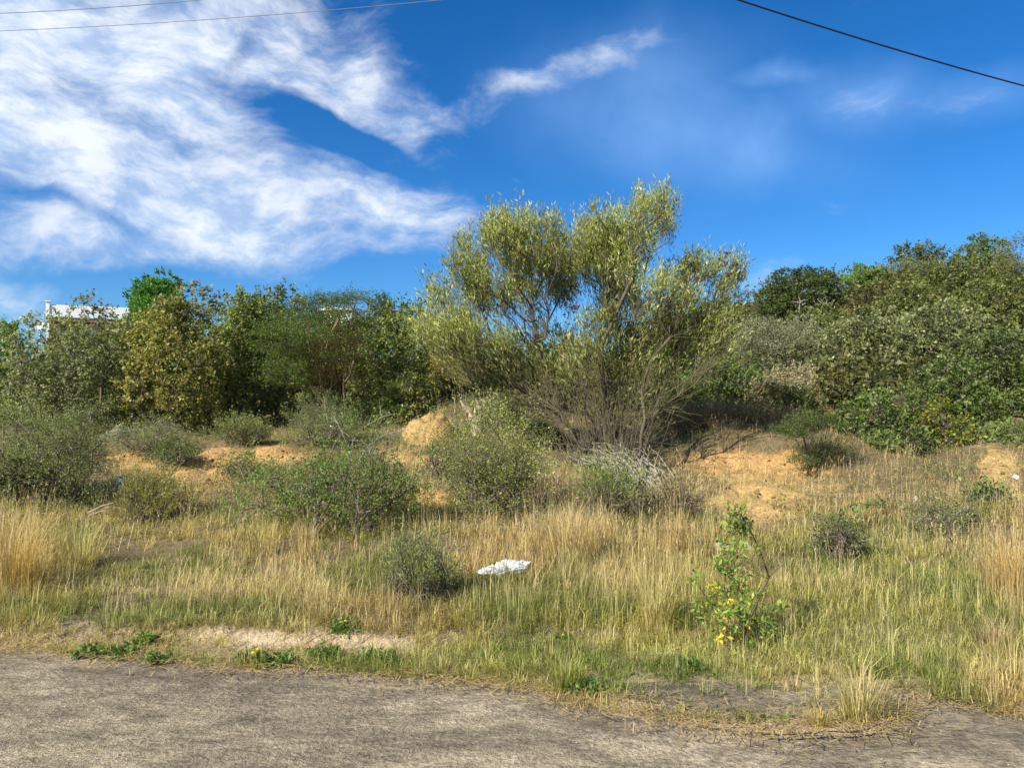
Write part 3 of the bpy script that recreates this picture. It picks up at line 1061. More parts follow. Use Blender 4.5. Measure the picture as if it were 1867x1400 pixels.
def acacia():
    rng = np.random.default_rng(21)
    Y0 = 15.3
    B = ground(606, 772)
    root = thing('acacia_tree', tuple(B), 'flat-topped feathery acacia with pale thin stems and reddish dead twigs', 'tree')
    sprays = []
    for (x, y, w) in [(610, 548, 34), (645, 545, 26), (575, 552, 30), (635, 570, 22), (590, 575, 40), (540, 580, 40), (510, 600, 34),
                      (560, 610, 40), (500, 635, 34), (540, 650, 40), (515, 670, 34), (560, 685, 30), (580, 630, 34), (490, 610, 22),
                      (625, 600, 28), (650, 620, 24), (530, 700, 24), (500, 690, 22), (660, 590, 18), (620, 650, 24)]:
        sprays.append((world_at(x, y, Y0 + rng.uniform(-.7, .7)), w / F * Y0))
    P = np.concatenate([c + rng.uniform(-1, 1, (5, 3)) * np.array([w, w, w * .22]) for c, w in sprays])
    bases = [B + np.array([dx, 0, -.05]) for dx in (-.12, .0, .10, .22)]
    A_, B_, wa, wb, nodes = grow(bases, P, rng, .85, .3, .10)
    Vb, Fb = branches_mesh(A_, B_, wa, wb, .0075, 5, .52, .004)
    S = np.concatenate([c + rng.uniform(-1, 1, (int(150 * (w / .4) ** 1.4), 3)) * np.array([w * 1.15, w * 1.15, w * .30]) for c, w in sprays])
    D = unit(rng.normal(0, 1, S.shape) * np.array([1, 1, .25]) + np.array([0, 0, .25]))
    Vl, Fl, Cl = sprigs(S, D, rng, 14, .22, .046, .014, .55, (.045, .085, .016), (.130, .180, .035), (.18, .22, .06))
    LEAVES[0] += len(Fl)
    build('crown', Vl, Fl, M_LEAF, root, tint=Cl, loc=B)
    # reddish dead inner twigs
    m = 950
    c = np.array([world_at(600, 665, Y0)])
    S = c + rng.normal(0, 1, (m, 3)) * np.array([.36, .3, .42])
    D = unit(S - (B + np.array([0, 0, .2])) + rng.normal(0, .35, S.shape))
    Vd, Fd = twigs(S, D, rng.uniform(.15, .45, m), .0038)
    tn = np.concatenate([np.tile((.33, .25, .17), (len(Vb), 1)), np.tile((.14, .07, .04), (len(Vd), 1))])
    build('trunk', np.concatenate([Vb, Vd]), [Fb, Fd + len(Vb)], M_BARK, root, tint=tn, loc=B)


acacia()
plant('rounded_tree', 'rounded olive tree directly right of the feathery acacia', 'tree', 705, 565, 770, 78, 17.6,
      'broad_olive', 108, 26, .30, extra=[(650, 590, 20, 0), (690, 572, 20, 0), (735, 590, 22, 0)], cov=1.0)
plant('back_tree', 'dense olive tree behind the feathery acacia', 'tree', 592, 574, 760, 80, 20.5, 'broad_olive', 107, 24, .3, cov=1.5)
plant('back_tree', 'olive tree filling the gap between the golden olive tree and the narrow dull one', 'tree', 392, 572, 770, 60, 19.5, 'broad_olive', 150, 20, .32, cov=1.3)
plant('back_tree', 'dense green tree behind the narrow dull olive tree', 'tree', 475, 560, 770, 60, 20.5, 'glossy', 151, 20, .32, cov=1.3)
plant('back_tree', 'leafy tree filling the gap below the white balcony behind the grey-green tree', 'tree', 215, 592, 760, 50, 20, 'broad_olive', 152, 18, .32, cov=1.4)
plant('back_tree', 'olive tree between the rounded tree and the feathery acacia', 'tree', 655, 585, 770, 50, 21, 'broad_olive', 153, 16, .34, cov=1.3)
plant('small_conifer', 'tip of a small dark conifer rising behind the rounded olive tree', 'tree', 696, 545, 640, 24, 24, 'conifer', 109, 8, .5,
      extra=[(694, 545, 7, 0), (694, 555, 12, 0)])
plant('bright_edged_tree', 'green tree with bright sunlit top left of the big central tree', 'tree', 748, 556, 760, 52, 21,
      'glossy', 110, 20, .34, extra=[(735, 555, 14, 0), (770, 562, 16, 0)], over=dict(tipc=(0.208, 0.338, 0.091)))
plant('golden_shoot_tree', 'small bush of orange-gold leaves in the dark gap left of the big tree', 'bush', 815, 628, 720, 36, 19.5,
      'yellow', 111, 10, .4, over=dict(c0=(0.135, 0.121, 0.020), c1=(0.341, 0.270, 0.043)))
plant('shaded_tree', 'dark shaded tree in the gap directly left of the big central tree', 'tree', 835, 590, 760, 62, 23.5, 'conifer', 112, 16)
plant('low_leafy_bush', 'yellow-tipped bush at the foot of the rounded olive tree', 'bush', 745, 685, 790, 50, 16.2,
      'broad_olive', 113, 14, .36, over=dict(tipc=(0.546, 0.468, 0.130)))
plant('shadowed_bush', 'dark green bush in shade between the acacia stems and the earth mound', 'bush', 690, 730, 800, 62, 15.8, 'glossy', 114, 12)
plant('back_tree', 'green tree behind the left side of the big tree crown', 'tree', 940, 615, 750, 80, 24, 'glossy', 115, 14, cov=.8)
plant('back_tree', 'tree half hidden straight behind the stems of the big tree', 'tree', 1080, 610, 750, 90, 23, 'broad_olive', 116, 14, cov=.8)
plant('back_tree', 'green tree behind the right side of the big tree crown', 'tree', 1210, 590, 760, 80, 22, 'glossy', 117, 16, cov=.9)

# ------------------------------------------------------------------ right hillside
plant('skyline_tree', 'low tree on the skyline between the big tree and the dark dome', 'tree', 1320, 548, 680, 62, 26, 'broad_olive', 120, 14)
plant('silver_bush', 'pale silvery grey bush on the hillside right of the big tree', 'bush', 1420, 575, 720, 92, 20, 'silver', 121, 22, .32)
plant('dome_tree', 'dark dome-shaped tree on the skyline of the right hill', 'tree', 1462, 490, 600, 74, 27, 'glossy', 122, 44, .19, cov=1.5,
      over=dict(L=.042, W=.026, slen=.07, c0=(0.035, 0.062, 0.019), c1=(0.099, 0.142, 0.037), tipc=(0.156, 0.182, 0.052)))
plant('bright_dome_bush', 'small bright green domed bush on the skyline beside the dark dome', 'bush', 1585, 482, 560, 42, 28, 'bright', 123, 24, .22, cov=1.5, over=dict(L=.04, W=.02, slen=.07))
plant('hill_top_tree', 'twiggy olive tree on the hilltop just right of the bright green dome', 'tree', 1665, 475, 600, 70, 27.5, 'twiggy', 124, 20, .3, cov=1.4)
plant('umbrella_tree', 'dark thin-layered tree breaking the skyline at the left of the hilltop crowns', 'tree', 1680, 452, 500, 50, 31, 'feather', 125, 14, .3,
      over=dict(c0=(0.041, 0.061, 0.019), c1=(0.099, 0.128, 0.040), L=.07, W=.03), cov=1.3)
plant('dark_crowned_tree', 'highest dark green crown on the right skyline', 'tree', 1785, 436, 520, 42, 30, 'glossy', 126, 14, .33)
plant('hill_top_tree', 'olive tree with bare twig tips at the right edge of the skyline', 'tree', 1845, 452, 600, 60, 27, 'twiggy', 127, 18, .3, cov=1.5)
plant('hill_top_tree', 'broad tangled olive tree filling the hilltop under the highest crown', 'tree', 1745, 470, 620, 80, 26, 'broad_olive', 128, 24, .28)
plant('rusty_bush', 'olive and rust coloured bush below the bright green dome', 'bush', 1590, 525, 640, 52, 24, 'broad_gold', 129, 16, .33, over=dict(c0=(0.068, 0.074, 0.022), c1=(0.170, 0.156, 0.050), tipc=(0.312, 0.208, 0.078)))
plant('hillside_bush', 'green bush below the dark dome tree', 'bush', 1500, 560, 680, 56, 22.5, 'broad_olive', 130, 16, .34)
plant('pale_glossy_tree', 'rounded tree with thick pale leaf tufts at mid height left of the largest pale one', 'tree', 1585, 575, 760, 90, 18.5, 'glossy_pale', 131, 46, .19, over=dict(tipc=(.52, .50, .26), L=.062, W=.036))
plant('pale_glossy_tree', 'largest pale tufted tree in the middle of the right thicket', 'tree', 1710, 560, 780, 96, 17.5, 'glossy_pale', 132, 54, .18, over=dict(tipc=(.55, .56, .30), L=.062, W=.036))
plant('hillside_tree', 'dull olive tree above the pale tufted trees', 'tree', 1660, 520, 640, 72, 22.5, 'broad_olive', 133, 22, .28)
plant('hillside_tree', 'dense green tree high on the right edge of the thicket', 'tree', 1825, 515, 720, 80, 20.5, 'broad_olive', 134, 28, .26)
plant('dark_thicket_tree', 'dark glossy tree on the right edge in front of the dense green one', 'tree', 1835, 600, 830, 98, 15.2, 'glossy', 135, 36, .24,
      over=dict(c0=(0.035, 0.062, 0.018), c1=(0.121, 0.170, 0.043)))
plant('dark_thicket_tree', 'dark glossy tree just below the largest pale tufted tree', 'tree', 1735, 655, 850, 78, 14.6, 'glossy', 136, 30, .25)
plant('green_thicket_bush', 'mid green leafy bush at the front left of the right thicket', 'bush', 1605, 705, 845, 78, 13.9, 'glossy', 137, 28, .26,
      over=dict(c1=(0.170, 0.234, 0.057)))
plant('upright_bush', 'brownish olive upright bush between the tan bush and the right thicket', 'bush', 1538, 650, 800, 44, 16, 'broad_olive', 138, 16, .34, over=dict(c1=(0.213, 0.192, 0.057)))
plant('tan_bush', 'tan and cream flowered bush above the dry brown grass', 'bush', 1432, 672, 790, 60, 16.4, 'tan', 139, 20, .3)
plant('green_bush', 'dark green bush in front of the tan flowered one', 'bush', 1452, 705, 790, 34, 15.6, 'glossy', 140, 12, .4)
plant('green_bush', 'dark green bush directly right of the stems of the big tree', 'bush', 1320, 650, 770, 74, 17.5, 'glossy', 141, 20, .3)
plant('yellow_green_bush', 'light green bush with yellow patches low in the right thicket', 'bush', 1712, 735, 850, 42, 13.4, 'yellow', 142, 14, .36,
      over=dict(c0=(0.081, 0.121, 0.020), c1=(0.227, 0.270, 0.043), tipc=(0.546, 0.442, 0.039)))
plant('green_bush', 'low dark bush touching the ground at the bottom of the right thicket', 'bush', 1640, 775, 858, 52, 13.0, 'glossy', 143, 16, .33)
plant('green_bush', 'leafy bush at the lower right edge above the sandy path', 'bush', 1850, 770, 838, 60, 13.3, 'glossy', 144, 16, .33, over=dict(c1=(0.170, 0.241, 0.057)))
plant('light_bush', 'light green bush behind the dry brown grass', 'bush', 1235, 700, 790, 52, 15.8, 'bright', 145, 14, .35, over=dict(c0=(0.068, 0.101, 0.022), c1=(0.185, 0.241, 0.057)))
plant('dry_brown_bush', 'dry dark brown bushy grass clump above the orange bank', 'dry bush', 1320, 752, 835, 122, 14.2, 'dry', 146, 26, .3, low=-.1)
plant('dark_tuft', 'low dark olive tuft at the foot of the right thicket', 'shrub', 1508, 828, 890, 42, 12.2, 'dry', 147, 10, .4, low=-.1, over=dict(c0=(0.047, 0.061, 0.024), c1=(0.142, 0.156, 0.064), tipc=(0.260, 0.234, 0.117)))
# bare pale forked limbs that show against the dome
for (x, y, lb) in ((1452, 541, 'bleached forked limb showing below the left side of the dark dome'),
                   (1500, 541, 'bleached forked limb showing below the middle of the dark dome')):
    rng = np.random.default_rng(x)
    b = world_at(x + 6, y + 14, 25.2)
    A = []; E = []
    for a in ((-58, -22, 38, 60, 74) if x < 1480 else (-70, -48, -10, 28, 66)):
        A.append(b); E.append(b + np.array([math.sin(math.radians(a)), 0, math.cos(math.radians(a))]) * .30 + rng.normal(0, .05, 3))
    gb = np.array([b[0], b[1] + .2, float(height(b[0], b[1] + .2))])
    A.append(gb); E.append(b)
    A = np.array(A) + rng.normal(0, .05, (6, 3)); V1, F1 = frusta(A, np.array(E), [.018] * 6, [.008] * 5 + [.02], 5)
    o = build('bare_limb', V1, F1, M_BARK, tint=np.tile((.27, .25, .20), (len(V1), 1)), loc=gb)
    tag(o, lb, 'dead branch', 'bleached limbs on the hillside')

# ------------------------------------------------------------------ middle ground shrubs
plant('feathery_shrub', 'wide grey-green feathery shrub at the left edge above the straw grass', 'shrub', 75, 765, 925, 118, 11.3, 'small_grey', 201, 30, .28,
      multi=4, extra=[(165, 755, 20, 0), (30, 775, 30, 0), (150, 790, 24, 0)])
plant('round_leaved_shrub', 'dark round-leaved shrub low at the left edge', 'shrub', 35, 830, 930, 58, 10.3, 'small_dark', 202, 16, .34,
      over=dict(L=.034, W=.024), cov=1.5)
plant('ochre_shrub', 'ochre-green wispy shrub beside the scrap of blue plastic', 'shrub', 280, 868, 960, 62, 9.9, 'wormwood', 203, 16, .34,
      over=dict(c0=(0.135, 0.135, 0.041), c1=(0.312, 0.284, 0.085)))
plant('low_shrub', 'small dark green shrub on the orange bank at the left', 'shrub', 312, 812, 856, 46, 12.7, 'small_dark', 204, 10, .4)
plant('mound_shrub', 'low rounded green shrub below the narrow olive tree', 'shrub', 448, 762, 816, 50, 14.3, 'small_olive', 205, 12, .36, over=dict(c1=(0.227, 0.270, 0.071)))
plant('grey_brush', 'grey-green brushy shrub around the acacia stems', 'shrub', 585, 738, 818, 62, 13.9, 'small_grey', 206, 16, .34, multi=3)
plant('arching_shrub', 'sprawling dark green shrub with bare pale arching branches left of centre', 'shrub', 628, 815, 968, 122, 10.6, 'small_dark', 207, 36, .24,
      multi=5, extra=[(430, 835, 16, .4), (455, 860, 22, .3), (500, 875, 26, .2), (540, 890, 34, 0), (480, 905, 34, 0), (520, 930, 30, 0),
                      (570, 850, 24, 0), (640, 790, 20, .1), (720, 900, 34, 0), (745, 930, 30, 0), (440, 935, 26, 0), (610, 810, 22, .2)], cov=1.3)
plant('arm_shrub', 'small twiggy shrub with long reaching shoots left of the sprawling one', 'shrub', 448, 832, 880, 44, 11.6, 'small_dark', 208, 8, .4, cov=.6)
plant('light_shrub', 'tall pale olive shrub left of the foot of the big tree', 'shrub', 905, 762, 955, 98, 11.2, 'small_olive', 209, 36, .26,
      multi=5, extra=[(880, 770, 24, .2), (935, 775, 22, .1), (975, 790, 24, .2), (840, 800, 22, 0), (835, 860, 22, 0), (860, 930, 34, 0), (905, 955, 30, 0)], cov=1.15)
plant('leafy_knot', 'small dark green bush between the pale olive shrub and the big tree', 'shrub', 1000, 768, 822, 36, 12.6, 'glossy', 210, 10, .4, over=dict(L=.035, W=.02, c1=(0.142, 0.213, 0.043)))
plant('upright_wormwood', 'upright grey-green wormwood shrub in the dry grass left of the white bag', 'shrub', 762, 1008, 1098, 56, 7.5, 'wormwood', 211, 16, .34,
      multi=4, extra=[(725, 1015, 14, 0), (745, 995, 13, .05), (775, 990, 15, 0), (800, 1010, 13, -.05), (812, 1040, 14, 0), (715, 1060, 14, 0)], over=dict(L=.026, W=.0055, slen=.12), cov=1.5)
plant('dark_low_shrub', 'low dark green shrub in the pale grass on the right', 'shrub', 1530, 955, 1025, 48, 8.9, 'small_dark', 212, 14, .34, over=dict(c0=(0.038, 0.057, 0.024), c1=(0.106, 0.135, 0.050)), cov=1.2)
plant('succulent_patch', 'low leafy green plant on the sandy path at the right', 'plant', 1800, 888, 926, 34, 11.4, 'glossy', 213, 8, .42, over=dict(L=.05, W=.022, c0=(0.081, 0.135, 0.041), c1=(0.213, 0.298, 0.085)))
plant('weedy_bush', 'green reedy clump below the heap of dead branches', 'plant', 1110, 858, 960, 62, 10.7, 'dry', 214, 12, .36, low=-.1,
      over=dict(c0=(0.068, 0.101, 0.034), c1=(0.199, 0.256, 0.071), tipc=(0.325, 0.338, 0.130), cov=1.2))
plant('pale_clump', 'pale dry wiry clump right of the heap of dead branches', 'plant', 1235, 880, 950, 52, 11, 'dry', 215, 10, .36, low=-.1,
      over=dict(c0=(0.176, 0.149, 0.081), c1=(0.398, 0.327, 0.170), tipc=(0.520, 0.416, 0.234), cov=.8))
plant('grey_brush', 'grey wiry clump on the slope below the right thicket', 'shrub', 1720, 905, 985, 60, 9.9, 'small_grey', 216, 12, .36, cov=.45)
plant('grey_brush', 'grey twiggy clump behind the feathery shrub beside the boulder', 'shrub', 285, 775, 830, 70, 13.6, 'small_grey', 217, 12, .36, cov=.6)
plant('small_olive_shrub', 'olive shrub on the slope behind the pale olive shrub and the stump', 'shrub', 925, 728, 790, 70, 14.6, 'small_olive', 218, 14, .34, cov=.9)
plant('dark_trailing_shrub', 'thin dark shrub on the bank between the earth mound and the pale olive shrub', 'shrub', 805, 800, 880, 48, 12.4, 'small_dark', 219, 12, .36, cov=.4)

# bare arching branches of the sprawling shrub
def bare_arch(name, label, pix, Y, r, c, cat='dead branch'):
    P = np.array([world_at(x, y, Y + dy) for (x, y, dy) in pix])
    t = np.linspace(0, 1, 14)
    tt = np.linspace(0, 1, len(P))
    Q = np.stack([np.interp(t, tt, P[:, i]) for i in range(3)], 1)
    Q[1:-1] = (Q[:-2] + Q[1:-1] * 2 + Q[2:]) / 4
    rr = np.linspace(r, r * .35, len(Q))
    V1, F1 = frusta(Q[:-1], Q[1:], rr[:-1], rr[1:], 5)
    rng = np.random.default_rng(int(pix[0][0] * 7 + pix[-1][1]))
    k = 10
    bi = rng.integers(5, len(Q) - 1, k)
    V2, F2 = twigs(Q[bi], unit(Q[-1] - Q[0] + rng.normal(0, .8, (k, 3))), rng.uniform(.06, .22, k), .0032)
    lo = np.array([Q[0, 0], Q[0, 1], Q[0, 2]])
    o = build(name, np.concatenate([V1, V2]), [F1, F2 + len(V1)], M_BARK, tint=np.tile(c, (len(V1) + len(V2), 1)), loc=lo)
    tag(o, label, cat)
    return o


PALE = (.34, .33, .28)
bare_arch('bare_branch', 'longest pale bare branch arching right towards the earth mound', [(640, 880, 0), (652, 840, -.1), (672, 812, -.1), (700, 792, 0), (745, 782, 0)], 8.75, .007, PALE)
bare_arch('bare_branch', 'pale forked bare branch standing up from the sprawling shrub', [(632, 905, 0), (640, 850, 0), (638, 812, 0), (655, 785, 0), (690, 762, .1), (715, 755, .1)], 8.75, .006, PALE)
bare_arch('bare_branch', 'pale bare branch leaning left above the sprawling shrub', [(645, 830, 0), (628, 800, 0), (618, 775, 0), (608, 762, 0)], 8.75, .005, PALE)
bare_arch('bare_branch', 'short pale bare branch hooked upward low in the sprawling shrub', [(668, 940, -.3), (690, 928, -.3), (702, 915, -.3), (698, 900, -.3)], 8.75, .005, PALE)
bare_arch('bare_branch', 'thin brown bare stem curving over the grass left of the sprawling shrub', [(312, 935, 0), (350, 924, 0), (385, 926, 0), (415, 942, 0), (440, 965, 0)], 9.6, .006, (.14, .11, .08))


# ------------------------------------------------------------------ small tree with dark stem
def sapling():
    rng = np.random.default_rng(31)
    B = ground(1472, 868); Y0 = B[1]
    root = thing('sapling', tuple(B), 'thin young tree with a dark stem and flat layered top beside the right thicket', 'tree')
    topp = world_at(1466, 752, Y0)
    n = 9
    Q = np.array([B + (topp - B) * t + np.array([.03 * math.sin(t * 7), 0, 0]) for t in np.linspace(0, 1, n)])
    rr = np.linspace(.019, .008, n)
    V1, F1 = frusta(Q[:-1], Q[1:], rr[:-1], rr[1:], 6)
    lay = [(1440, 778, 26), (1460, 765, 28), (1490, 775, 26), (1475, 755, 24), (1505, 762, 16), (1450, 790, 20), (1462, 838, 22), (1425, 782, 14)]
    C = np.array([world_at(x, y, Y0 + rng.uniform(-.3, .3)) for x, y, w in lay]); Wd = np.array([w for _, _, w in lay]) / F * Y0
    A_, B_, wa, wb, _ = grow([topp, Q[5], Q[3]], C, rng, .5, .2, .1)
    V2, F2 = branches_mesh(A_, B_, wa, wb, .006)
    S = np.concatenate([c + rng.uniform(-1, 1, (90, 3)) * np.array([w, w, w * .3]) for c, w in zip(C, Wd)])
    Vl, Fl, Cl = sprigs(S, unit(rng.normal(0, 1, S.shape) * np.array([1, 1, .4])), rng, 12, .10, .03, .010, .6, (.05, .08, .02), (.14, .18, .05))
    build('crown', Vl, Fl, M_LEAF, root, tint=Cl, loc=B)
    build('trunk', np.concatenate([V1, V2]), [F1, F2 + len(V1)], M_BARK, root, tint=np.tile((.09, .06, .045), (len(V1) + len(V2), 1)), loc=B)


sapling()


def young_shrub():
    """leafy young shrub with yellow leaves in the foreground, with one bare leaning stem"""
    rng = np.random.default_rng(41)
    B = ground(1345, 1190); Y0 = B[1]
    root = thing('young_shrub', tuple(B), 'slender young shrub with fresh green and some yellow leaves in the foreground grass', 'shrub')
    S0 = []
    for (x, y, w, n) in [(1335, 1090, 34, 70), (1325, 1050, 26, 50), (1330, 1010, 22, 40), (1345, 975, 16, 26), (1345, 945, 12, 18), (1300, 1110, 24, 34),
                         (1375, 1120, 26, 40), (1385, 1160, 26, 34), (1340, 1140, 36, 60), (1275, 1065, 12, 10), (1320, 1170, 24, 30), (1395, 1140, 14, 14)]:
        c = world_at(x, y, Y0 + rng.uniform(-.12, .12)); r = w / F * Y0
        S0.append(c + rng.normal(0, .62, (int(n * .48), 3)) * r)
    S = np.concatenate(S0)
    S[:, 2] = np.maximum(S[:, 2], height(S[:, 0], S[:, 1]) + .05)
    A_, B_, wa, wb, _ = grow([B, B + np.array([.03, 0, 0])], S[rng.choice(len(S), 90, replace=False)], rng, .6, .12, .08)
    Vb, Fb = branches_mesh(A_, B_, wa, wb, .0016, 5, .45, .0014)
    D = unit(S - (B + np.array([0, 0, .1])) * 1.0 + rng.normal(0, .25, S.shape))
    Vl, Fl, Cl = sprigs(S, D, rng, 7, .07, .042, .017, .65, (.10, .18, .03), (.26, .38, .07), (.42, .46, .12))
    yl = (np.abs(S[:, 0] - world_at(1335, 1100, Y0)[0]) < .14) & (S[:, 2] < world_at(0, 1060, Y0)[2]) & (rng.random(len(S)) < .26)
    m = np.repeat(np.repeat(yl, 7), 4)
    Cl[m] = np.array([.78, .62, .04]) * (0.7 + .5 * rng.random((m.sum(), 1)))
    build('foliage', Vl, Fl, M_LEAF, root, tint=Cl, loc=B)
    st = [(1352, 1188, 0), (1375, 1110, 0), (1402, 1052, 0), (1388, 1010, 0), (1368, 965, .1), (1352, 940, .1)]
    P = np.array([world_at(x, y, Y0 + dy) for x, y, dy in st])
    rr = np.linspace(.006, .003, len(P))
    V2, F2 = frusta(P[:-1], P[1:], rr[:-1], rr[1:], 5)
    f1 = np.array([world_at(1402, 1052, Y0), world_at(1400, 1055, Y0)]); f2 = np.array([world_at(1432, 1025, Y0), world_at(1355, 1030, Y0)])
    V3, F3 = frusta(f1, f2, [.003, .002], [.0015, .001], 4)
    tn = np.tile((.08, .06, .045), (len(Vb) + len(V2) + len(V3), 1))
    build('stem', np.concatenate([Vb, V2, V3]), [Fb, F2 + len(Vb), F3 + len(Vb) + len(V2)], M_BARK, root, tint=tn, loc=B)
    # drooping dark leaves at the tip of the bare stem
    c = world_at(1352, 948, Y0)
    S = c + rng.normal(0, .03, (16, 3))
    Vl, Fl, Cl = sprigs(S, unit(rng.normal(0, .5, S.shape) + np.array([0, 0, -.8])), rng, 4, .05, .06, .02, .5, (.04, .07, .02), (.08, .13, .03))
    build('leaf_tuft', Vl, Fl, M_LEAF, root, tint=Cl, loc=B)


young_shrub()

# trailing vine with curved green leaves
rng = np.random.default_rng(51)
pts = np.array([ground(x, y) + np.array([0, 0, .22 + .08 * math.sin(i)]) for i, (x, y) in enumerate([(1530, 985), (1548, 972), (1565, 962), (1585, 955), (1605, 945), (1622, 940)])])
V1, F1 = frusta(pts[:-1], pts[1:], [.004] * 5, [.003] * 5, 4)
S = np.concatenate([pts[:-1] + (pts[1:] - pts[:-1]) * t for t in (0, .33, .66)])
Vl, Fl, Cl = sprigs(S, unit(rng.normal(0, 1, S.shape) + np.array([.4, 0, .2])), rng, 4, .07, .085, .028, .6, (.06, .14, .03), (.16, .30, .08))
r_ = thing('trailing_vine', tuple(pts[0] - [0, 0, .22]), 'bright green trailing vine lying over the pale grass near the low dark shrub', 'plant')
build('leaves', Vl, Fl, M_LEAF, r_, tint=Cl, loc=pts[0] - [0, 0, .22])
build('stem', V1, F1, M_BARK, r_, tint=np.tile((.1, .14, .05), (len(V1), 1)), loc=pts[0] - [0, 0, .22])

# ------------------------------------------------------------------ undergrowth mass on the hill
rng = np.random.default_rng(61)
n = 9000
uu = rng.random(n)
Yc = 15.0 * (44 / 15.0) ** rng.random(n)
pxc = rng.uniform(-500, 2400, n)
xc = (pxc - CX) / F * Yc
mid = (xc > -5.5) & (xc < 5.2) & (Yc < 19)
leftin = (Yc < 16.5) & (xc < 2)
keep = ~(mid | leftin)
xc, Yc = xc[keep], Yc[keep]
n = len(xc)
hgt = 0.12 + 0.75 * fbm(xc * .5, Yc * .5, 3, 91) * rng.random(n)
hgt = hgt * (0.7 + 0.8 * sstep(2, 9, xc))
S = np.stack([xc, Yc, height(xc, Yc) + hgt], 1)
D = unit(rng.normal(0, .6, S.shape) + np.array([0, -.2, 1]))
shade = vnoise(xc * .6, Yc * .6, 15)
Vl, Fl, Cl = sprigs(S, D, rng, 9, .28, .15, .078, .75, (.045, .062, .018), (.150, .170, .052), (.28, .26, .10), sprig_shade=shade)
LEAVES[0] += len(Fl)
o = build('undergrowth', Vl, Fl, M_LEAF, tint=Cl)
tag(o, 'tangled undergrowth filling the hillside between the trees', 'undergrowth', kind='stuff')

# ------------------------------------------------------------------ grass
# colour and height zones in terms of where the ground shows in the photo
STRAW = (.52, .39, .17); PSTRAW = (.62, .50, .27); OSTRAW = (.53, .365, .16); GREEN = (.22, .26, .06); YGREEN = (.40, .37, .10)
DGREEN = (.085, .115, .03); BROWN = (.22, .15, .08); LGREEN = (.36, .39, .13)
ZON = [  # cx, cy, sx, sy, weight, height, colour a, colour b, density, tall share
    (30, 1030, 90, 70, 2.2, .52, OSTRAW, STRAW, 1.0, .5),
    (180, 1060, 110, 50, 1.2, .22, YGREEN, GREEN, 1.0, .05),
    (250, 1000, 120, 40, 1.2, .22, GREEN, STRAW, .8, .08),
    (330, 1090, 200, 40, 1.5, .26, YGREEN, PSTRAW, 1.1, .08),
    (300, 1130, 260, 20, 1.6, .18, GREEN, BROWN, 1.1, .03),
    (560, 1060, 170, 60, 2.0, .28, STRAW, PSTRAW, 1.2, .2),
    (600, 985, 200, 35, 1.6, .36, YGREEN, STRAW, .9, .3),
    (430, 960, 150, 30, 1.2, .24, GREEN, STRAW, .8, .1),
    (830, 1100, 160, 40, 1.4, .26, BROWN, YGREEN, 1.1, .1),
    (880, 1030, 130, 40, 1.5, .26, STRAW, OSTRAW, .9, .12),
    (1040, 970, 90, 45, 2.2, .42, PSTRAW, STRAW, 1.1, .3),
    (1000, 1110, 160, 60, 1.6, .32, OSTRAW, YGREEN, 1.1, .18),
    (1180, 1060, 110, 80, 1.8, .42, STRAW, YGREEN, 1.1, .35),
    (1240, 990, 80, 50, 1.6, .38, OSTRAW, STRAW, .8, .4),
    (1430, 1080, 160, 90, 2.0, .26, GREEN, YGREEN, 1.2, .05),
    (1650, 1060, 180, 80, 2.0, .30, LGREEN, YGREEN, 1.2, .12),
    (1700, 970, 160, 40, 1.3, .28, STRAW, YGREEN, .9, .2),
    (1840, 1060, 60, 110, 2.2, .46, STRAW, OSTRAW, 1.0, .4),
    (1700, 900, 170, 40, 1.6, .26, OSTRAW, BROWN, 1.1, .2),
    (1560, 850, 160, 30, 1.8, .26, STRAW, BROWN, 1.2, .2),
    (1430, 800, 90, 24, 1.5, .30, STRAW, BROWN, 1.2, .25),
    (1400, 975, 120, 30, 1.0, .20, YGREEN, OSTRAW, .7, .08),
    (1600, 1190, 280, 34, 2.6, .26, LGREEN, YGREEN, 1.2, .06),
    (1350, 1215, 220, 25, 2.2, .20, YGREEN, LGREEN, 1.2, .08),
    (150, 1172, 260, 16, 2.6, .09, YGREEN, STRAW, .9, .02),
    (480, 1190, 200, 14, 2.6, .05, GREEN, YGREEN, .5, 0),
    (950, 1200, 220, 24, 2.2, .15, LGREEN, YGREEN, 1.0, .05),
    (1150, 1245, 160, 22, 1.8, .12, STRAW, GREEN, .7, .05),
    (1300, 1300, 200, 18, 2.0, .08, STRAW, GREEN, .50, .03),
    (900, 750, 140, 40, 1.5, .26, YGREEN, STRAW, 1.0, .15),
    (560, 790, 120, 24, 1.5, .24, GREEN, STRAW, .9, .1),
    (100, 960, 150, 26, 1.2, .26, STRAW, GREEN, .8, .2),
    (1320, 790, 160, 26, 1.8, .30, BROWN, STRAW, 1.0, .1),
    (240, 800, 180, 20, 1.2, .18, GREEN, BROWN, .7, .05),
]


def zones(px, py):
    W = np.full(px.shape, .25); Hh = W * .24; ta = W * .08; dn = W * .9
    ca = W[:, None] * np.array(STRAW); cb = W[:, None] * np.array(YGREEN)
    for (cx, cy, sx, sy, w, h, a, b, de, tl) in ZON:
        g = w * np.exp(-((px - cx) / sx) ** 2 - ((py - cy) / sy) ** 2)
        W = W + g; Hh = Hh + g * h; ta = ta + g * tl; dn = dn + g * de
        ca = ca + g[:, None] * np.array(a); cb = cb + g[:, None] * np.array(b)
    return Hh / W, ta / W, dn / W, ca / W[:, None], cb / W[:, None]


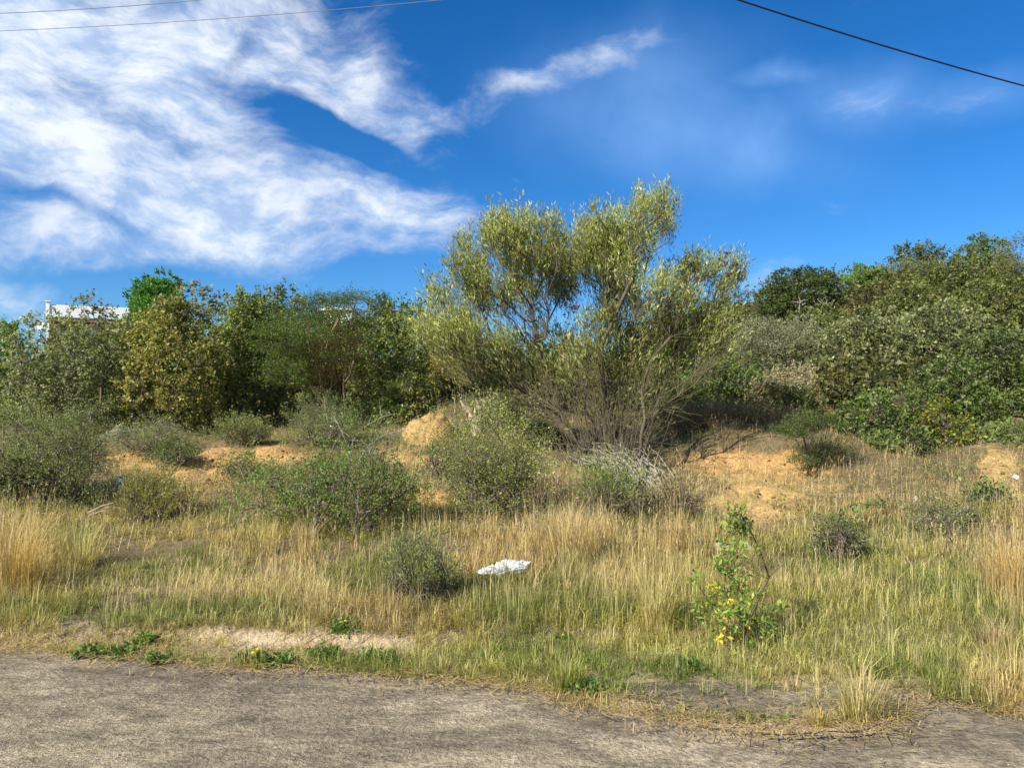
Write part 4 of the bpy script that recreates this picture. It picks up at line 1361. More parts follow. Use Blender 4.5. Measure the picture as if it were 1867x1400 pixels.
def blades(P, az, H, lean, W, C, droop=.3):
    n = len(P)
    dirv = np.stack([np.cos(az), np.sin(az), np.zeros(n)], 1)
    fa = az + math.pi / 2
    side = np.stack([np.cos(fa), np.sin(fa), np.zeros(n)], 1) * (W / 2)[:, None]
    up = np.array([0, 0, 1.0])
    mid = P + up * (H * .58)[:, None] + dirv * (lean * H * .25)[:, None]
    az3 = az + np.random.default_rng(n).normal(0, 1.1, n) * np.minimum(lean, 1)
    dirt = np.stack([np.cos(az3), np.sin(az3), np.zeros(n)], 1)
    tip = P + up * (H * (1 - droop * np.minimum(lean, 1.4) ** 2))[:, None] + dirv * (lean * H * .45)[:, None] + dirt * (lean * H * .5)[:, None]
    V = np.empty((n, 5, 3))
    V[:, 0] = P - side; V[:, 1] = P + side; V[:, 2] = mid + side * .8; V[:, 3] = mid - side * .8; V[:, 4] = tip
    b = (np.arange(n) * 5)[:, None]
    return V.reshape(-1, 3), [np.concatenate([b, b + 1, b + 2, b + 3], 1), np.concatenate([b + 3, b + 2, b + 4], 1)], np.repeat(C, 5, 0)


def grass_field():
    rng = np.random.default_rng(71)
    nt_ = 37000
    Y = 4.0 * (19.0 / 4.0) ** rng.random(nt_)
    px = rng.uniform(-420, 2290, nt_)
    x = (px - CX) / F * Y
    P = np.stack([x, Y, height(x, Y)], 1)
    ppx, ppy = project(P)
    qx = np.clip(ppx, -60, 1930)
    Hh, ta, dn, ca, cb = zones(qx, ppy)
    bt, _ = bare_field(ppx, ppy)
    bt = np.where((ppx < -20) | (ppx > 1900), sstep(.56, .7, fbm(x * .35, Y * .5, 3, 21)), bt)
    prob = dn * (1 - .90 * sstep(.34, .95, bt + (fbm(x * 2.6, Y * 2.6, 5, 33) - .5) * 1.2 * sstep(.05, .3, bt)))
    prob *= 0.18 + 1.0 * sstep(.32, .52, fbm(x * 1.3, Y * 1.3, 3, 55))
    roady = np.interp(x, rxs, edgey)
    over = Y - roady
    prob = prob * sstep(-.02, .10, over)
    ap = (ppx > 1140) & (ppx < 1700) & (ppy > 1238) & (ppy < 1305)
    prob = np.where(ap, prob * .22, prob)
    prob = np.where(Y > 16.5, prob * .6, prob)
    keep = rng.random(nt_) < prob
    P, Hh, ta, ca, cb, Y = P[keep], Hh[keep], ta[keep], ca[keep], cb[keep], Y[keep]
    n = len(P)
    k = rng.integers(9, 25, n)
    # tuft character
    tmix = np.clip(fbm(P[:, 0] * 1.1, P[:, 1] * 1.3, 4, 66) * 3.4 - 1.2 + rng.normal(0, .25, n), 0, 1)
    tall = rng.random(n) < ta
    th = Hh * .52 * rng.uniform(.3, 1.7, n) * (0.75 + .5 * fbm(P[:, 0] * .8, P[:, 1] * .8, 2, 77))
    tr = rng.uniform(.02, .08, n) * (.7 + Y * .05)
    R = np.repeat(np.arange(n), k); m = len(R)
    az = rng.uniform(0, 2 * math.pi, m)
    rr = tr[R] * np.sqrt(rng.random(m))
    Pb = P[R] + np.stack([np.cos(az) * rr, np.sin(az) * rr, np.zeros(m)], 1)
    Pb[:, 2] = height(Pb[:, 0], Pb[:, 1]) - .01
    h = th[R] * rng.uniform(.45, 1.15, m)
    lean = rng.uniform(.15, 1.65, m)
    flat = rng.random(m) < .34                      # dry blades lying over
    lean = np.where(flat, rng.uniform(1.2, 1.9, m), lean)
    h = np.where(flat, h * .8, h)
    stalk = tall[R] & (rng.random(m) < .32)
    h = np.where(stalk, th[R] * rng.uniform(1.2, 1.9, m), h)
    lean = np.where(stalk, rng.uniform(.02, .28, m), lean)
    Wd = (.0022 + .0026 * rng.random(m)) * (0.72 + Pb[:, 1] * .075)
    Wd = np.where(stalk, Wd * .7, Wd)
    mx = np.clip(tmix[R] + rng.normal(0, .25, m), 0, 1)[:, None]
    c = ca[R] * (1 - mx) + cb[R] * mx
    gp = (sstep(.52, .66, fbm(P[:, 0] * 1.6 + 5, P[:, 1] * 1.9, 3, 171)) * .75)[R][:, None]
    c = c * (1 - gp) + np.array([.17, .23, .05]) * gp
    dry = (rng.random(m) < .22 * (1 - gp[:, 0])) | stalk
    c = np.where(dry[:, None], c * .35 + np.array(PSTRAW) * .65, c)
    c = c * rng.uniform(.6, 1.35, m)[:, None] * np.clip(rng.normal(1, .2, n), .5, 1.5)[R][:, None]
    az2 = az + rng.normal(0, .6, m)
    far = Pb[:, 1] > 10.0
    Vg, Fg, Cg = blades(Pb, az2, h, lean, Wd, np.clip(c, 0, .8))
    fr = np.where(far)[0]; nr_ = np.where(~far)[0]
    b = fr[:, None] * 5
    Fg = [Fg[0][nr_], Fg[1][nr_], np.concatenate([b, b + 1, b + 4], 1)]
    used = np.ones((m, 5), bool); used[fr, 2] = False; used[fr, 3] = False
    used = used.ravel(); remap = np.cumsum(used) - 1
    Vg = Vg[used]; Cg = Cg[used]; Fg = [remap[x_] for x_ in Fg]
    # seed heads on the tall stalks
    si = np.where(stalk & (Pb[:, 1] > 5.9))[0][:7000]
    dv = np.stack([np.cos(az2[si]), np.sin(az2[si]), np.zeros(len(si))], 1)
    tipp = Pb[si] + np.array([0, 0, 1.0]) * (h[si] * .93)[:, None] + dv * (lean[si] * h[si] * .8)[:, None]
    dd_ = unit(np.array([0, 0, 1.0]) + dv * (lean[si] * 1.2)[:, None])
    l_ = rng.uniform(.03, .07, len(si))[:, None]; w_ = (.0018 + .0022 * rng.random(len(si)))[:, None] * (.7 + Pb[si, 1:2] * .06)
    sd_ = unit(np.cross(dd_, rng.normal(0, 1, dd_.shape)))
    Vh = np.stack([tipp, tipp + dd_ * l_ * .4 + sd_ * w_, tipp + dd_ * l_, tipp + dd_ * l_ * .4 - sd_ * w_], 1).reshape(-1, 3)
    Ch = np.repeat(np.array([.56, .42, .24])[None] * rng.uniform(.6, 1.2, (len(si), 1)), 4, 0)
    Fg = list(Fg) + [np.arange(len(Vh)).reshape(-1, 4) + len(Vg)]
    Vg = np.concatenate([Vg, Vh]); Cg = np.concatenate([Cg, Ch])
    o = build('grass', Vg, Fg, M_GRASS, tint=Cg)
    tag(o, 'dry straw and green grass covering the verge and slope', 'grass', kind='stuff')


grass_field()


def tussock(label, cx, by, hpx, wpx, seed, c0, c1, n=420, stiff=.5, name='grass_tussock'):
    rng = np.random.default_rng(seed)
    B = ground(cx, by); Y0 = B[1]
    H = hpx / F * Y0; Rr = wpx / F * Y0
    az = rng.uniform(0, 2 * math.pi, n)
    rr = Rr * .45 * np.sqrt(rng.random(n))
    P = B + np.stack([np.cos(az) * rr, np.sin(az) * rr * .8, np.zeros(n)], 1)
    P[:, 2] = height(P[:, 0], P[:, 1]) - .01
    h = H * rng.uniform(.2, 1.05, n)
    lean = rng.uniform(.03, stiff + .25, n) * 1.4
    mx = rng.random(n)[:, None]
    c = (np.array(c0) * (1 - mx) + np.array(c1) * mx) * rng.uniform(.65, 1.25, n)[:, None]
    Wd = (.003 + .003 * rng.random(n)) * (.7 + Y0 * .05)
    V, Fc, C = blades(P, az + rng.normal(0, .4, n), h, lean, Wd, c)
    o = build(name, V, Fc, M_GRASS, tint=C, loc=B)
    tag(o, label, 'grass tussock')
    return o


tussock('tall tussock of yellow grass growing out of the road edge at lower right', 1568, 1312, 150, 62, 1, PSTRAW, YGREEN, 200, .8)
tussock('small pale tussock on the paving left of the tallest road edge tussock', 1495, 1322, 46, 40, 2, STRAW, YGREEN, 160, .9)
tussock('pale straw tussock at the foot of the pale olive shrub and the dead branches', 1040, 1020, 120, 95, 3, PSTRAW, STRAW, 620, .6)
tussock('orange upright grass tussock below the big tree on the right', 1232, 1020, 105, 55, 4, (.50, .35, .16), STRAW, 300, .5)
tussock('tall orange straw tussock at the left edge of the photo', 15, 1080, 165, 110, 5, OSTRAW, STRAW, 700, .35)
tussock('thin reddish tussock standing in front of the sprawling shrub', 553, 1030, 120, 30, 6, (.46, .32, .17), STRAW, 80, .35)
tussock('tall straw tussock at the right edge of the photo', 1845, 1100, 150, 90, 7, STRAW, OSTRAW, 620, .35)
tussock('brown dry tussock at the lower right edge above the road', 1815, 1200, 95, 60, 8, BROWN, PSTRAW, 330, .35)
tussock('green grassy tussock left of the thin reddish one', 470, 1010, 80, 70, 9, YGREEN, STRAW, 190, .8)
tussock('long-bladed green tussock above the green grass at far left', 140, 1040, 100, 70, 10, LGREEN, STRAW, 300, .7)
tussock('upright straw tussock left of the young yellow-leaved shrub', 1195, 1150, 130, 60, 11, PSTRAW, YGREEN, 330, .3)
tussock('bushy yellow-green tussock on the verge above the bend of the road edge', 1030, 1260, 75, 60, 12, YGREEN, GREEN, 300, .5)


def weed(label, cx, by, wpx, seed, flower=None):
    rng = np.random.default_rng(seed)
    B = ground(cx, by); Y0 = B[1]; r = wpx / F * Y0
    n = int(70 * (wpx / 25))
    S = B + rng.uniform(-1, 1, (n, 3)) * np.array([r, r * .55, 0])
    S[:, 2] = height(S[:, 0], S[:, 1]) + rng.uniform(.005, .05, n)
    root = thing('roadside_weed', tuple(B), label, 'weed')
    Vl, Fl, Cl = sprigs(S, unit(rng.normal(0, 1, S.shape) + np.array([0, 0, .8])), rng, 6, .035, .035, .014, .6, (.06, .12, .02), (.15, .24, .05), (.22, .28, .09))
    build('leaves', Vl, Fl, M_LEAF, root, tint=Cl, loc=B)
    if flower:
        for (fx, fy) in flower:
            c = world_at(fx, fy, Y0)
            a = np.arange(8) * math.pi / 4
            V = [c]
            for q in a:
                V.append(c + .014 * np.array([math.cos(q), -.35 * math.sin(q), math.sin(q) * .9 + .002 * math.sin(3 * q)]))
            V.append(c + np.array([0, -.006, .003]))
            Fc = [(0, 1 + i, 1 + (i + 1) % 8) for i in range(8)] + [(9, 1 + (i + 1) % 8, 1 + i) for i in range(8)]
            build('flower', np.array(V), np.array(Fc), M_YELLOW, root, loc=B)
            g = c.copy(); g[2] = float(height(c[0], c[1]))
            V1, F1 = frusta(g[None], c[None], [.002], [.0015], 4)
            build('stem', V1, F1, M_BARK, root, tint=np.tile((.1, .15, .04), (len(V1), 1)), loc=B)


weed('low green weed patch at the road edge on the left', 190, 1197, 46, 1)
weed('small dark green weed sticking out over the road edge', 288, 1212, 18, 2)
weed('green weed mat with a yellow flower at the road edge', 485, 1213, 46, 3, [(470, 1184), (462, 1190)])
weed('round green weed on the pale sand at the road edge', 592, 1204, 28, 4)
weed('low green weed right of the pale sand', 690, 1210, 36, 5)
weed('yellow-flowered weed among the verge grass at left', 262, 1178, 16, 6, [(263, 1165), (268, 1168), (258, 1167)])
weed('yellow-flowered weed just above the pale sand', 630, 1150, 24, 7, [(630, 1132), (626, 1134)])
weed('yellow-flowered weed in the verge below the white bag', 1026, 1176, 14, 8, [(1026, 1158), (1022, 1161)])
weed('green weed with trailing shoots beside the litter on the road edge', 1065, 1265, 30, 9)
weed('small leafy weed below the slender young shrub', 1255, 1225, 20, 10, [(1262, 1219)])

# low scrub and dry twigs that carpet the slope between the shrubs
rng = np.random.default_rng(86)
n = 15000
Yc = 7.5 * (18.0 / 7.5) ** rng.random(n); pxs = rng.uniform(-400, 2250, n)
x = (pxs - CX) / F * Yc
S = np.stack([x, Yc, height(x, Yc)], 1)
qx, qy = project(S)
bt, _ = bare_field(np.clip(qx, -60, 1930), qy)
pat = fbm(x * .75, Yc * .9, 4, 131)
pr = sstep(.40, .60, pat) * (.25 + .75 * sstep(7.5, 10.5, Yc)) * (1 - .85 * sstep(.4, 1.0, bt + (fbm(x * 2.6, Yc * 2.6, 5, 33) - .5) * 1.2))
kp = rng.random(n) < pr
S, pat2, n = S[kp], fbm(x[kp] * .5 + 9, Yc[kp] * .5, 3, 132), int(kp.sum())
S[:, 2] += rng.uniform(0, .16, n)
D = unit(rng.normal(0, .7, S.shape) + np.array([0, 0, .9]))
Vl, Fl, Cl = sprigs(S, D, rng, 9, .13, .040, .011, .6, (.10, .115, .045), (.27, .27, .12), (.42, .36, .2), sprig_shade=np.clip(pat2 * 2 - .5, 0, 1))
k_ = rng.random(n) < .35
Vt, Ft = twigs(S[k_], unit(rng.normal(0, 1, (int(k_.sum()), 3)) * np.array([1, 1, .5]) + np.array([0, 0, .3])), rng.uniform(.08, .35, int(k_.sum())), .003)
o = build('low_scrub', np.concatenate([Vl, Vt]), [Fl, Ft + len(Vl)], M_SOFTLEAF, tint=np.concatenate([Cl, np.tile((.26, .21, .15), (len(Vt), 1))]))
tag(o, 'low grey-green scrub and dry twigs between the shrubs', 'low scrub', kind='stuff')

# long pale straws bent over the grass
n = 15000
Yc = 5.3 * (12.5 / 5.3) ** rng.random(n); pxs = rng.uniform(-300, 2150, n)
x = (pxs - CX) / F * Yc
kp = rng.random(n) < sstep(.38, .62, fbm(x * 1.4, Yc * 1.4, 3, 141)) * (Yc > 5.75)
x, Yc = x[kp], Yc[kp]; n = len(x)
Pb = np.stack([x, Yc, height(x, Yc)], 1)
cS = np.array(PSTRAW) * rng.uniform(.7, 1.25, n)[:, None]
Vg, Fg, Cg = blades(Pb, rng.uniform(0, 6.28, n), rng.uniform(.14, .42, n), rng.uniform(.1, 1.5, n), (.0024 + .0014 * rng.random(n)) * (.7 + .06 * Yc), np.clip(cS, 0, .85))
o = build('dry_straw', Vg, Fg, M_GRASS, tint=Cg)
tag(o, 'long pale dry straws bent over the grass', 'dry straw', kind='stuff')

# straw litter scattered along the verge and the road edge
rng = np.random.default_rng(81)
n = 9000
x = rng.uniform(-6, 7, n)
ye = np.interp(x, rxs, edgey)
y = ye + rng.normal(.10, .16, n)
z = np.where(y < ye, .034, height(x, y) + .012) + rng.uniform(0, .02, n)
a = rng.uniform(0, math.pi * 2, n)
ln = rng.uniform(.02, .10, n)
d = np.stack([np.cos(a), np.sin(a), rng.normal(0, .12, n)], 1)
sd = np.stack([-np.sin(a), np.cos(a), np.zeros(n)], 1) * .0022
Pm = np.stack([x, y, z], 1)
V = np.stack([Pm - sd, Pm + sd, Pm + sd + d * ln[:, None], Pm - sd + d * ln[:, None]], 1).reshape(-1, 3)
c = np.array(PSTRAW)[None] * rng.uniform(.35, 1.1, n)[:, None] * np.array([1, .92, .8])
o = build('straw_litter', V, np.arange(n * 4).reshape(-1, 4), M_GRASS, tint=np.repeat(c, 4, 0))
tag(o, 'dead straw scattered along the edge of the road', 'straw litter', kind='stuff')

# gravel on the road and verge
n = 2400
x = rng.uniform(-5, 6, n); ye = np.interp(x, rxs, edgey)
y = np.where(rng.random(n) < .5, rng.uniform(2.6, 4.4, n), ye + rng.normal(0.02, .12, n))
z = np.where(y < ye, .030, height(x, y))
r = .0018 + .0065 * rng.random(n) ** 4
oct_ = np.array([[1, 0, 0], [0, 1, 0], [-1, 0, 0], [0, -1, 0], [0, 0, .8], [0, 0, -.6]])
V = (np.stack([x, y, z + r * .3], 1)[:, None] + oct_[None] * r[:, None, None] * rng.uniform(.6, 1.3, (n, 6, 1))).reshape(-1, 3)
f = np.array([[0, 1, 4], [1, 2, 4], [2, 3, 4], [3, 0, 4], [1, 0, 5], [2, 1, 5], [3, 2, 5], [0, 3, 5]])
Fx = (f[None] + (np.arange(n) * 6)[:, None, None]).reshape(-1, 3)
o = build('gravel', V, Fx, M_GRAVEL)
tag(o, 'fine gravel scattered over the road', 'gravel', kind='stuff')

# loose clods and crumbs of earth on the bare ground
rng = np.random.default_rng(83)
n = 26000
pxs = rng.uniform(150, 1900, n); Yc = 9.0 * (17.5 / 9.0) ** rng.random(n)
x = (pxs - CX) / F * Yc
Pg = np.stack([x, Yc, height(x, Yc)], 1)
qx, qy = project(Pg)
bt, bc = bare_field(qx, qy)
kp = rng.random(n) < sstep(.25, .7, bt) * .55
Pg, bc = Pg[kp], bc[kp]; n = len(Pg)
r = (.006 + .045 * rng.random(n) ** 5) * (Pg[:, 1] / 11)
V = (Pg[:, None] + oct_[None] * r[:, None, None] * rng.uniform(.5, 1.4, (n, 6, 1))).reshape(-1, 3)
Fx = (f[None] + (np.arange(n) * 6)[:, None, None]).reshape(-1, 3)
o = build('earth_clods', V, Fx, M_SOIL, tint=np.repeat(bc * rng.uniform(.55, 1.15, (n, 1)), 6, 0))
tag(o, 'loose clods and crumbs of ochre earth on the bare bank', 'earth clods', kind='stuff')

# ------------------------------------------------------------------ crack of the apron
def crack(pixs, w, label):
    P = []
    for i in range(len(pixs) - 1):
        for t in np.linspace(0, 1, 9, endpoint=False):
            P.append((pixs[i][0] * (1 - t) + pixs[i + 1][0] * t, pixs[i][1] * (1 - t) + pixs[i + 1][1] * t))
    Q = []
    for (a_, b_) in P:
        d = pix_dir(a_, b_); s = -(CAM_Z - .036) / d[2]
        Q.append([d[0] * s, d[1] * s, .041])
    Q = np.array(Q)
    Q[:, 1] += (fbm(Q[:, 0] * 9, Q[:, 1], 3, 4) - .5) * .05
    ww = w * (.4 + 1.2 * vnoise(Q[:, 0] * 12, Q[:, 1], 6))
    V = np.concatenate([Q + np.stack([ww * 0, ww, ww * 0], 1), Q - np.stack([ww * 0, ww, ww * 0], 1)])
    m = len(Q); i = np.arange(m - 1)
    o = build('road_crack', V, np.stack([i, i + 1, i + 1 + m, i + m], 1)[:, ::-1], M_CRACK)
    tag(o, label, kind='structure')


crack([(1390, 1340), (1450, 1342), (1520, 1336), (1580, 1332), (1635, 1312)], .006, 'dark crack along the broken road edge')
crack([(1690, 1288), (1710, 1278), (1740, 1274), (1780, 1278), (1820, 1290)], .004, 'short dark crack at the right of the road edge')

# ------------------------------------------------------------------ litter and stones
def rumpled(name, label, cat, cx, by, wpx, hpx, depth, seed, mat, amp=.5, nn=26, tilt=0):
    rng = np.random.default_rng(seed)
    B = ground(cx, by); Y0 = B[1]
    w = wpx / F * Y0; h = hpx / F * Y0
    u = np.linspace(0, 2 * math.pi, nn, endpoint=False); v = np.linspace(0, math.pi / 2, nn // 2)
    U, Vv = np.meshgrid(u, v)
    rr = 1 + amp * (fbm(U * 2.2 + seed, Vv * 4 + seed, 4, seed) - .5) * 2
    rr = rr * (1 + .25 * np.cos(U * 2 + seed))
    X = np.cos(U) * np.cos(Vv) * w * rr; Yy = np.sin(U) * np.cos(Vv) * depth * rr
    Z = np.sin(Vv) ** .7 * h * (0.25 + 1.1 * fbm(X / w * 2.2 + seed, Yy / depth * 1.2 + 3, 4, seed + 1) + .55 * np.abs(fbm(X / w * 6 + seed, Yy / depth * 5, 3, seed + 4) - .5) * 2)
    Pn = np.stack([B[0] + X.ravel(), B[1] + Yy.ravel(), 0 * X.ravel()], 1)
    Pn[:, 2] = height(Pn[:, 0], Pn[:, 1]) - .01 + Z.ravel()
    r, c = U.shape
    idx = np.arange(r * c).reshape(r, c)
    nx_ = np.roll(idx, -1, 1)
    Fq = np.stack([idx[:-1].ravel(), nx_[:-1].ravel(), nx_[1:].ravel(), idx[1:].ravel()], 1)
    cap = idx[-1][None, :]
    o = build(name, Pn, [Fq, cap], mat, loc=B, smooth=False)
    tag(o, label, cat)
    return o


bagB = ground(922, 1062)
b_ = rumpled('plastic_bag', 'crumpled white plastic bag lying in the dry grass', 'plastic bag', 922, 1052, 36, 14, .15, 5, M_BAG, .6, 64)
b_.location.z += .06
b2 = rumpled('plastic_bag', 'scrap of blue plastic caught beside the ochre-green shrub', 'plastic litter', 220, 902, 12, 20, .08, 9, M_BLUE, .4, 18)
b2.location.z += .12
rumpled('litter_scrap', 'tiny white scrap of litter near the bend of the road edge', 'litter', 1061, 1257, 5, 7, .012, 11, M_BAG, .3, 12)
rumpled('litter_scrap', 'thin white curl of plastic beside the weed at the road edge', 'litter', 1094, 1256, 4, 12, .008, 12, M_BAG, .3, 12)
rumpled('litter_scrap', 'white scrap lying at the right edge above the sandy path', 'litter', 1853, 872, 5, 6, .05, 13, M_BAG, .3, 12)
rumpled('litter_scrap', 'whitish scrap in the grass right of the orange bank', 'litter', 1670, 912, 5, 8, .04, 14, M_STONE, .3, 12)
rumpled('pale_stone', 'pale whitish stone in the grass left of the young shrub', 'stone', 1312, 1002, 17, 14, .10, 15, M_STONE, .35, 14)
rumpled('pale_stone', 'smaller pale stone right of the whitish one', 'stone', 1362, 1000, 9, 10, .06, 16, M_STONE, .35, 12)
rumpled('boulder', 'flat grey-green boulder at the foot of the golden olive tree', 'boulder', 228, 798, 32, 20, .3, 17, M_GREYROCK, .25, 24)
rumpled('pebble', 'dark pebble on the road at far left', 'stone', 28, 1268, 4, 4, .008, 18, M_GREYROCK, .3, 10)
rumpled('pebble', 'pale pebble on the road below the bend of its edge', 'stone', 1138, 1313, 4, 4, .008, 19, M_STONE, .3, 10)
rumpled('pebble', 'small pale pebble on the road in the left half', 'stone', 340, 1256, 3, 3, .006, 20, M_STONE, .3, 10)

# ochre earth mound
def mound():
    rng = np.random.default_rng(3)
    B = ground(777, 812); Y0 = B[1]
    w = 44 / F * Y0
    topz = world_at(775, 772, Y0)[2] - B[2]
    nn = 40
    u = np.linspace(0, 2 * math.pi, nn, endpoint=False); rad = np.linspace(1, 0, 18)
    U, Rr = np.meshgrid(u, rad)
    X = np.cos(U) * Rr * w * 1.25; Yy = np.sin(U) * Rr * w * 1.4
    prof = np.minimum(np.cos(np.clip(Rr, 0, 1) * math.pi / 2) * 1.5, 1) ** .8
    Z = topz * prof * (0.55 + .8 * fbm(X * 3 + 5, Yy * 3, 4, 5)) + (fbm(X * 8, Yy * 8, 4, 8) - .5) * .26
    Pn = np.stack([B[0] + X.ravel(), B[1] + .5 + Yy.ravel(), 0 * X.ravel()], 1)
    Pn[:, 2] = height(Pn[:, 0], Pn[:, 1]) - .04 + Z.ravel()
    r, c = U.shape
    idx = np.arange(r * c).reshape(r, c); nx_ = np.roll(idx, -1, 1)
    Fq = np.stack([idx[:-1].ravel(), nx_[:-1].ravel(), nx_[1:].ravel(), idx[1:].ravel()], 1)
    o = build('earth_mound', Pn, Fq, M_SOIL, tint=np.tile(np.array(OCHRE) * .82, (len(Pn), 1)), loc=B, smooth=True)
    tag(o, 'rounded hump of bare ochre earth between the acacia and the stump', 'earth mound')


mound()


def stump():
    rng = np.random.default_rng(9)
    B = ground(868, 772); Y0 = 14.0
    B = world_at(866, 775, Y0); B[2] = float(height(B[0], B[1]))
    P1 = [world_at(872, 775, Y0), world_at(876, 750, Y0), world_at(872, 738, Y0), world_at(869, 726, Y0)]
    P2 = [world_at(868, 772, Y0), world_at(858, 752, Y0), world_at(846, 742, Y0), world_at(840, 730, Y0)]
    P3 = [world_at(870, 772, Y0), world_at(866, 756, Y0), world_at(868, 745, Y0), world_at(872, 738, Y0)]
    Vs = []; Fs = []; o_ = 0
    for P, r in ((P1, [.08, .05, .04, .02]), (P2, [.07, .045, .03, .012]), (P3, [.05, .035, .03, .02])):
        P = np.array(P)
        P[0][2] = min(P[0][2], float(height(P[0][0], P[0][1])))
        V, Fc = frusta(P[:-1], P[1:], r[:-1], r[1:], 9)
        V += rng.normal(0, .008, V.shape)
        Vs.append(V); Fs.append(Fc + o_); o_ += len(V)
    V = np.concatenate(Vs)
    o = build('tree_stump', V, Fs, M_BARK, tint=np.tile((.46, .37, .28), (len(V), 1)), loc=B)
    tag(o, 'broken forked pale tree stump on the rise behind the pale olive shrub', 'stump')


stump()

# small dead sticks standing behind the stump
rng = np.random.default_rng(19)
stk = [(828, 728, 18, 'leftmost thin dead stick on the rise left of the stump'), (848, 722, 20, 'dead stick just left of the forked stump'),
       (880, 722, 20, 'dead stick directly right of the forked stump'), (905, 724, 18, 'rightmost dead stick on the rise beside the stump')]
for (x, y, h, lb) in stk:
    b = world_at(x, y + h, 15.6); b[2] = float(height(b[0], b[1]))
    t = world_at(x + 2, y - 8, 15.6)
    if t[2] < b[2] + .15: t[2] = b[2] + .3
    V, Fc = frusta(np.array([b, b + (t - b) * .5]), np.array([b + (t - b) * .5 + [.02, 0, 0], t]), [.012, .009], [.009, .004], 5)
    o = build('dead_stick', V, Fc, M_BARK, tint=np.tile((.36, .30, .24), (len(V), 1)), loc=b)
    tag(o, lb, 'stick', 'dead sticks on the rise')

# dead branch lying left
r_ = ground(165, 950)
root = thing('dead_branch', tuple(r_), 'grey dead branch with split bark lying in the grass at the left', 'fallen branch')
for i, (a_, b_, rr) in enumerate((((160, 948), (212, 915), .016), ((165, 952), (205, 930), .012), ((50, 950), (118, 948), .008), ((118, 948), (130, 936), .006),
                                  ((188, 938), (228, 928), .007))):
    A = ground(*a_) + [0, 0, .08]; E = world_at(*b_, A[1]); E[2] = max(E[2], float(height(E[0], E[1])) + .05)
    V, Fc = frusta(np.array([A, (A + E) / 2 + [0, 0, .02]]), np.array([(A + E) / 2 + [0, 0, .02], E]), [rr, rr * .8], [rr * .8, rr * .4], 6)
    build('branch', V, Fc, M_BARK, root, tint=np.tile((.33, .28, .22), (len(V), 1)), loc=r_)

# ------------------------------------------------------------------ house behind the trees
def box(x0, x1, y0, y1, z0, z1):
    V = np.array([[x, y, z] for z in (z0, z1) for y in (y0, y1) for x in (x0, x1)], float)
    Fc = np.array([[0, 2, 3, 1], [4, 5, 7, 6], [0, 1, 5, 4], [2, 6, 7, 3], [0, 4, 6, 2], [1, 3, 7, 5]])
    return V, Fc


def house():
    Yh = 46.0
    pL = world_at(84, 552, Yh); pR = world_at(345, 570, Yh + 4)
    pb = world_at(84, 577, Yh)
    base = np.array([pL[0], Yh, float(height(pL[0], Yh))])
    # local frame along the balcony front
    ux = unit(np.array([pR[0] - pL[0], 2.6, 0.0])); uy = np.array([-ux[1], ux[0], 0])
    Lh = float(np.hypot(pR[0] - pL[0], 2.6))
    drop = 0.0
    ztop = pL[2]; zfl = pb[2]
    root = thing('house', tuple(base), 'house on the hill with a white slatted balcony above the left trees', 'house')
    root.rotation_euler = (0, 0, math.atan2(ux[1], ux[0]))

    def bx(name, x0, x1, y0, y1, z0, z1, mat, par=root, lab=None):
        V, Fc = box(x0, x1, y0, y1, z0 - base[2], z1 - base[2])
        o = build(name, V, Fc, mat, par)
        if lab: o['label'] = lab
        return o
    w = bx('wall', .25, Lh, 1.0, 7.0, base[2] - 1.5, zfl - .25, M_CREAM)
    bx('wall', .10, 0.45, .12, 1.0, base[2] - 1.5, zfl - .25, M_BROWNW, lab='brown brick pier at the corner')
    bx('floor_slab', .0, Lh, 0.08, 7.0, zfl - .25, zfl - .02, M_BROWNW)
    for i in range(3):
        wd = bx('window', 1.2 + i * 2.3, 2.4 + i * 2.3, .93, 1.05, zfl - 2.0, zfl - .8, M_WHITEP, root)
        bx('pane', 1.28 + i * 2.3, 2.32 + i * 2.3, .90, .96, zfl - 1.92, zfl - .88, M_DARKGL, wd)
    hb = ztop - zfl - .10
    for j in range(5):
        z0 = zfl + .02 + j * hb / 5
        bx('board', .05, Lh, .0, .04, z0, z0 + hb / 5 - .012, M_WHITEP)
    for x in (0.0, 4.75, Lh - .1):
        bx('post', x, x + .2, -.06, .10, zfl - .3, ztop + .06, M_WHITEP)
        bx('post_cap', x - .06, x + .26, -.12, .16, ztop + .062, ztop + .12, M_WHITEP)
    bx('support_post', 4.78, 4.92, .02, .15, base[2], zfl - .3, M_WHITEP)
    bx('support_post', .04, .20, .0, .11, base[2], zfl - .3, M_WHITEP)


house()


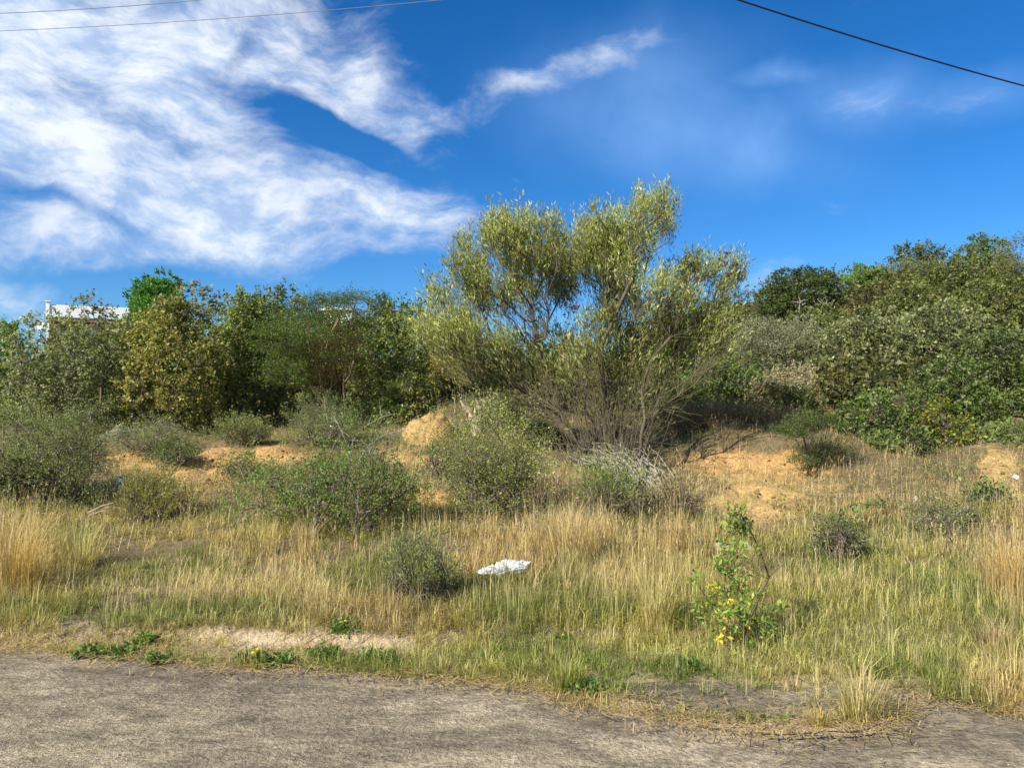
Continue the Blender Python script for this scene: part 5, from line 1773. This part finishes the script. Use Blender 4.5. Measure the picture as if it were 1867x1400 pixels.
def house2():
    Yh = 48.0
    a = world_at(590, 563, Yh); b = world_at(642, 566, Yh)
    base = np.array([a[0], Yh, float(height(a[0], Yh))])
    root = thing('house', tuple(base), 'white building glimpsed behind the top of the feathery acacia', 'house')
    w = b[0] - a[0]; zt = a[2] - base[2]

    def bx(name, x0, x1, y0, y1, z0, z1, mat, par=root):
        V, Fc = box(x0, x1, y0, y1, z0, z1)
        return build(name, V, Fc, mat, par)
    bx('wall', 0, w, 0, 5, -1.5, zt - .12, M_WHITEP)
    # sloping parapet roof
    V = np.array([[-.1, -.15, zt - .12], [w + .15, -.15, zt - .12], [w + .15, 5.1, zt - .12], [-.1, 5.1, zt - .12],
                  [-.1, -.15, zt + .16], [w + .15, -.15, zt - .06], [w + .15, 5.1, zt - .06], [-.1, 5.1, zt + .16]], float)
    Fc = np.array([[0, 3, 2, 1], [4, 5, 6, 7], [0, 1, 5, 4], [2, 3, 7, 6], [0, 4, 7, 3], [1, 2, 6, 5]])
    build('roof', V, Fc, M_WHITEP, root)
    wd = bx('window', .6, 1.7, -.03, .06, zt - 2.6, zt - 1.4, M_WHITEP)
    bx('pane', .68, 1.62, -.06, -.035, zt - 2.52, zt - 1.48, M_DARKGL, wd)


house2()
# small white dish by the house
B = world_at(73, 592, 44); g = B.copy(); g[2] = float(height(B[0], B[1]))
root = thing('satellite_dish', tuple(g), 'small white dish on a pole at the left of the white balcony', 'satellite dish')
V1, F1 = frusta(g[None] - 0, (B - [0, 0, .0])[None], [.04], [.03], 6)
build('pole', V1, F1, M_WHITEP, root, loc=g)
nn = 14
a = np.arange(nn) * 2 * math.pi / nn
V = [B + [0, .02, 0]] + [B + np.array([.19 * math.cos(q), -.05, .19 * math.sin(q)]) for q in a] + [B + np.array([.32 * math.cos(q), -.16, .32 * math.sin(q)]) for q in a]
Fc3 = [(0, 1 + i, 1 + (i + 1) % nn) for i in range(nn)]
Fc4 = [(1 + i, 1 + nn + i, 1 + nn + (i + 1) % nn, 1 + (i + 1) % nn) for i in range(nn)]
build('dish', np.array(V), [np.array(Fc3), np.array(Fc4)], M_WHITEP, root, loc=g)

# ------------------------------------------------------------------ overhead wires
def wire(label, p1, Y1, p2, Y2, r, mat, sag):
    a = world_at(*p1, Y1); b = world_at(*p2, Y2)
    d = b - a
    n = 60
    t = np.linspace(-2.2, 3.2, n)
    Q = a[None] + d[None] * t[:, None]
    Q[:, 2] += sag * (t * (t - 1))
    V, Fc = frusta(Q[:-1], Q[1:], np.full(n - 1, r), np.full(n - 1, r), 6)
    o = build('overhead_wire', V, Fc, mat, loc=a)
    tag(o, label, 'cable', 'overhead wires')


wire('thick black cable crossing the sky at the upper right', (1345, 0), 9.0, (1867, 157), 10.5, .0105, M_WIRE, .12)
wire('upper of the two thin wires at the top left', (0, 25), 14.0, (372, 0), 13.0, .0065, M_WIREG, .10)
wire('lower of the two thin wires at the top left', (0, 57), 15.0, (790, 2), 13.6, .0055, M_WIREG, .25)
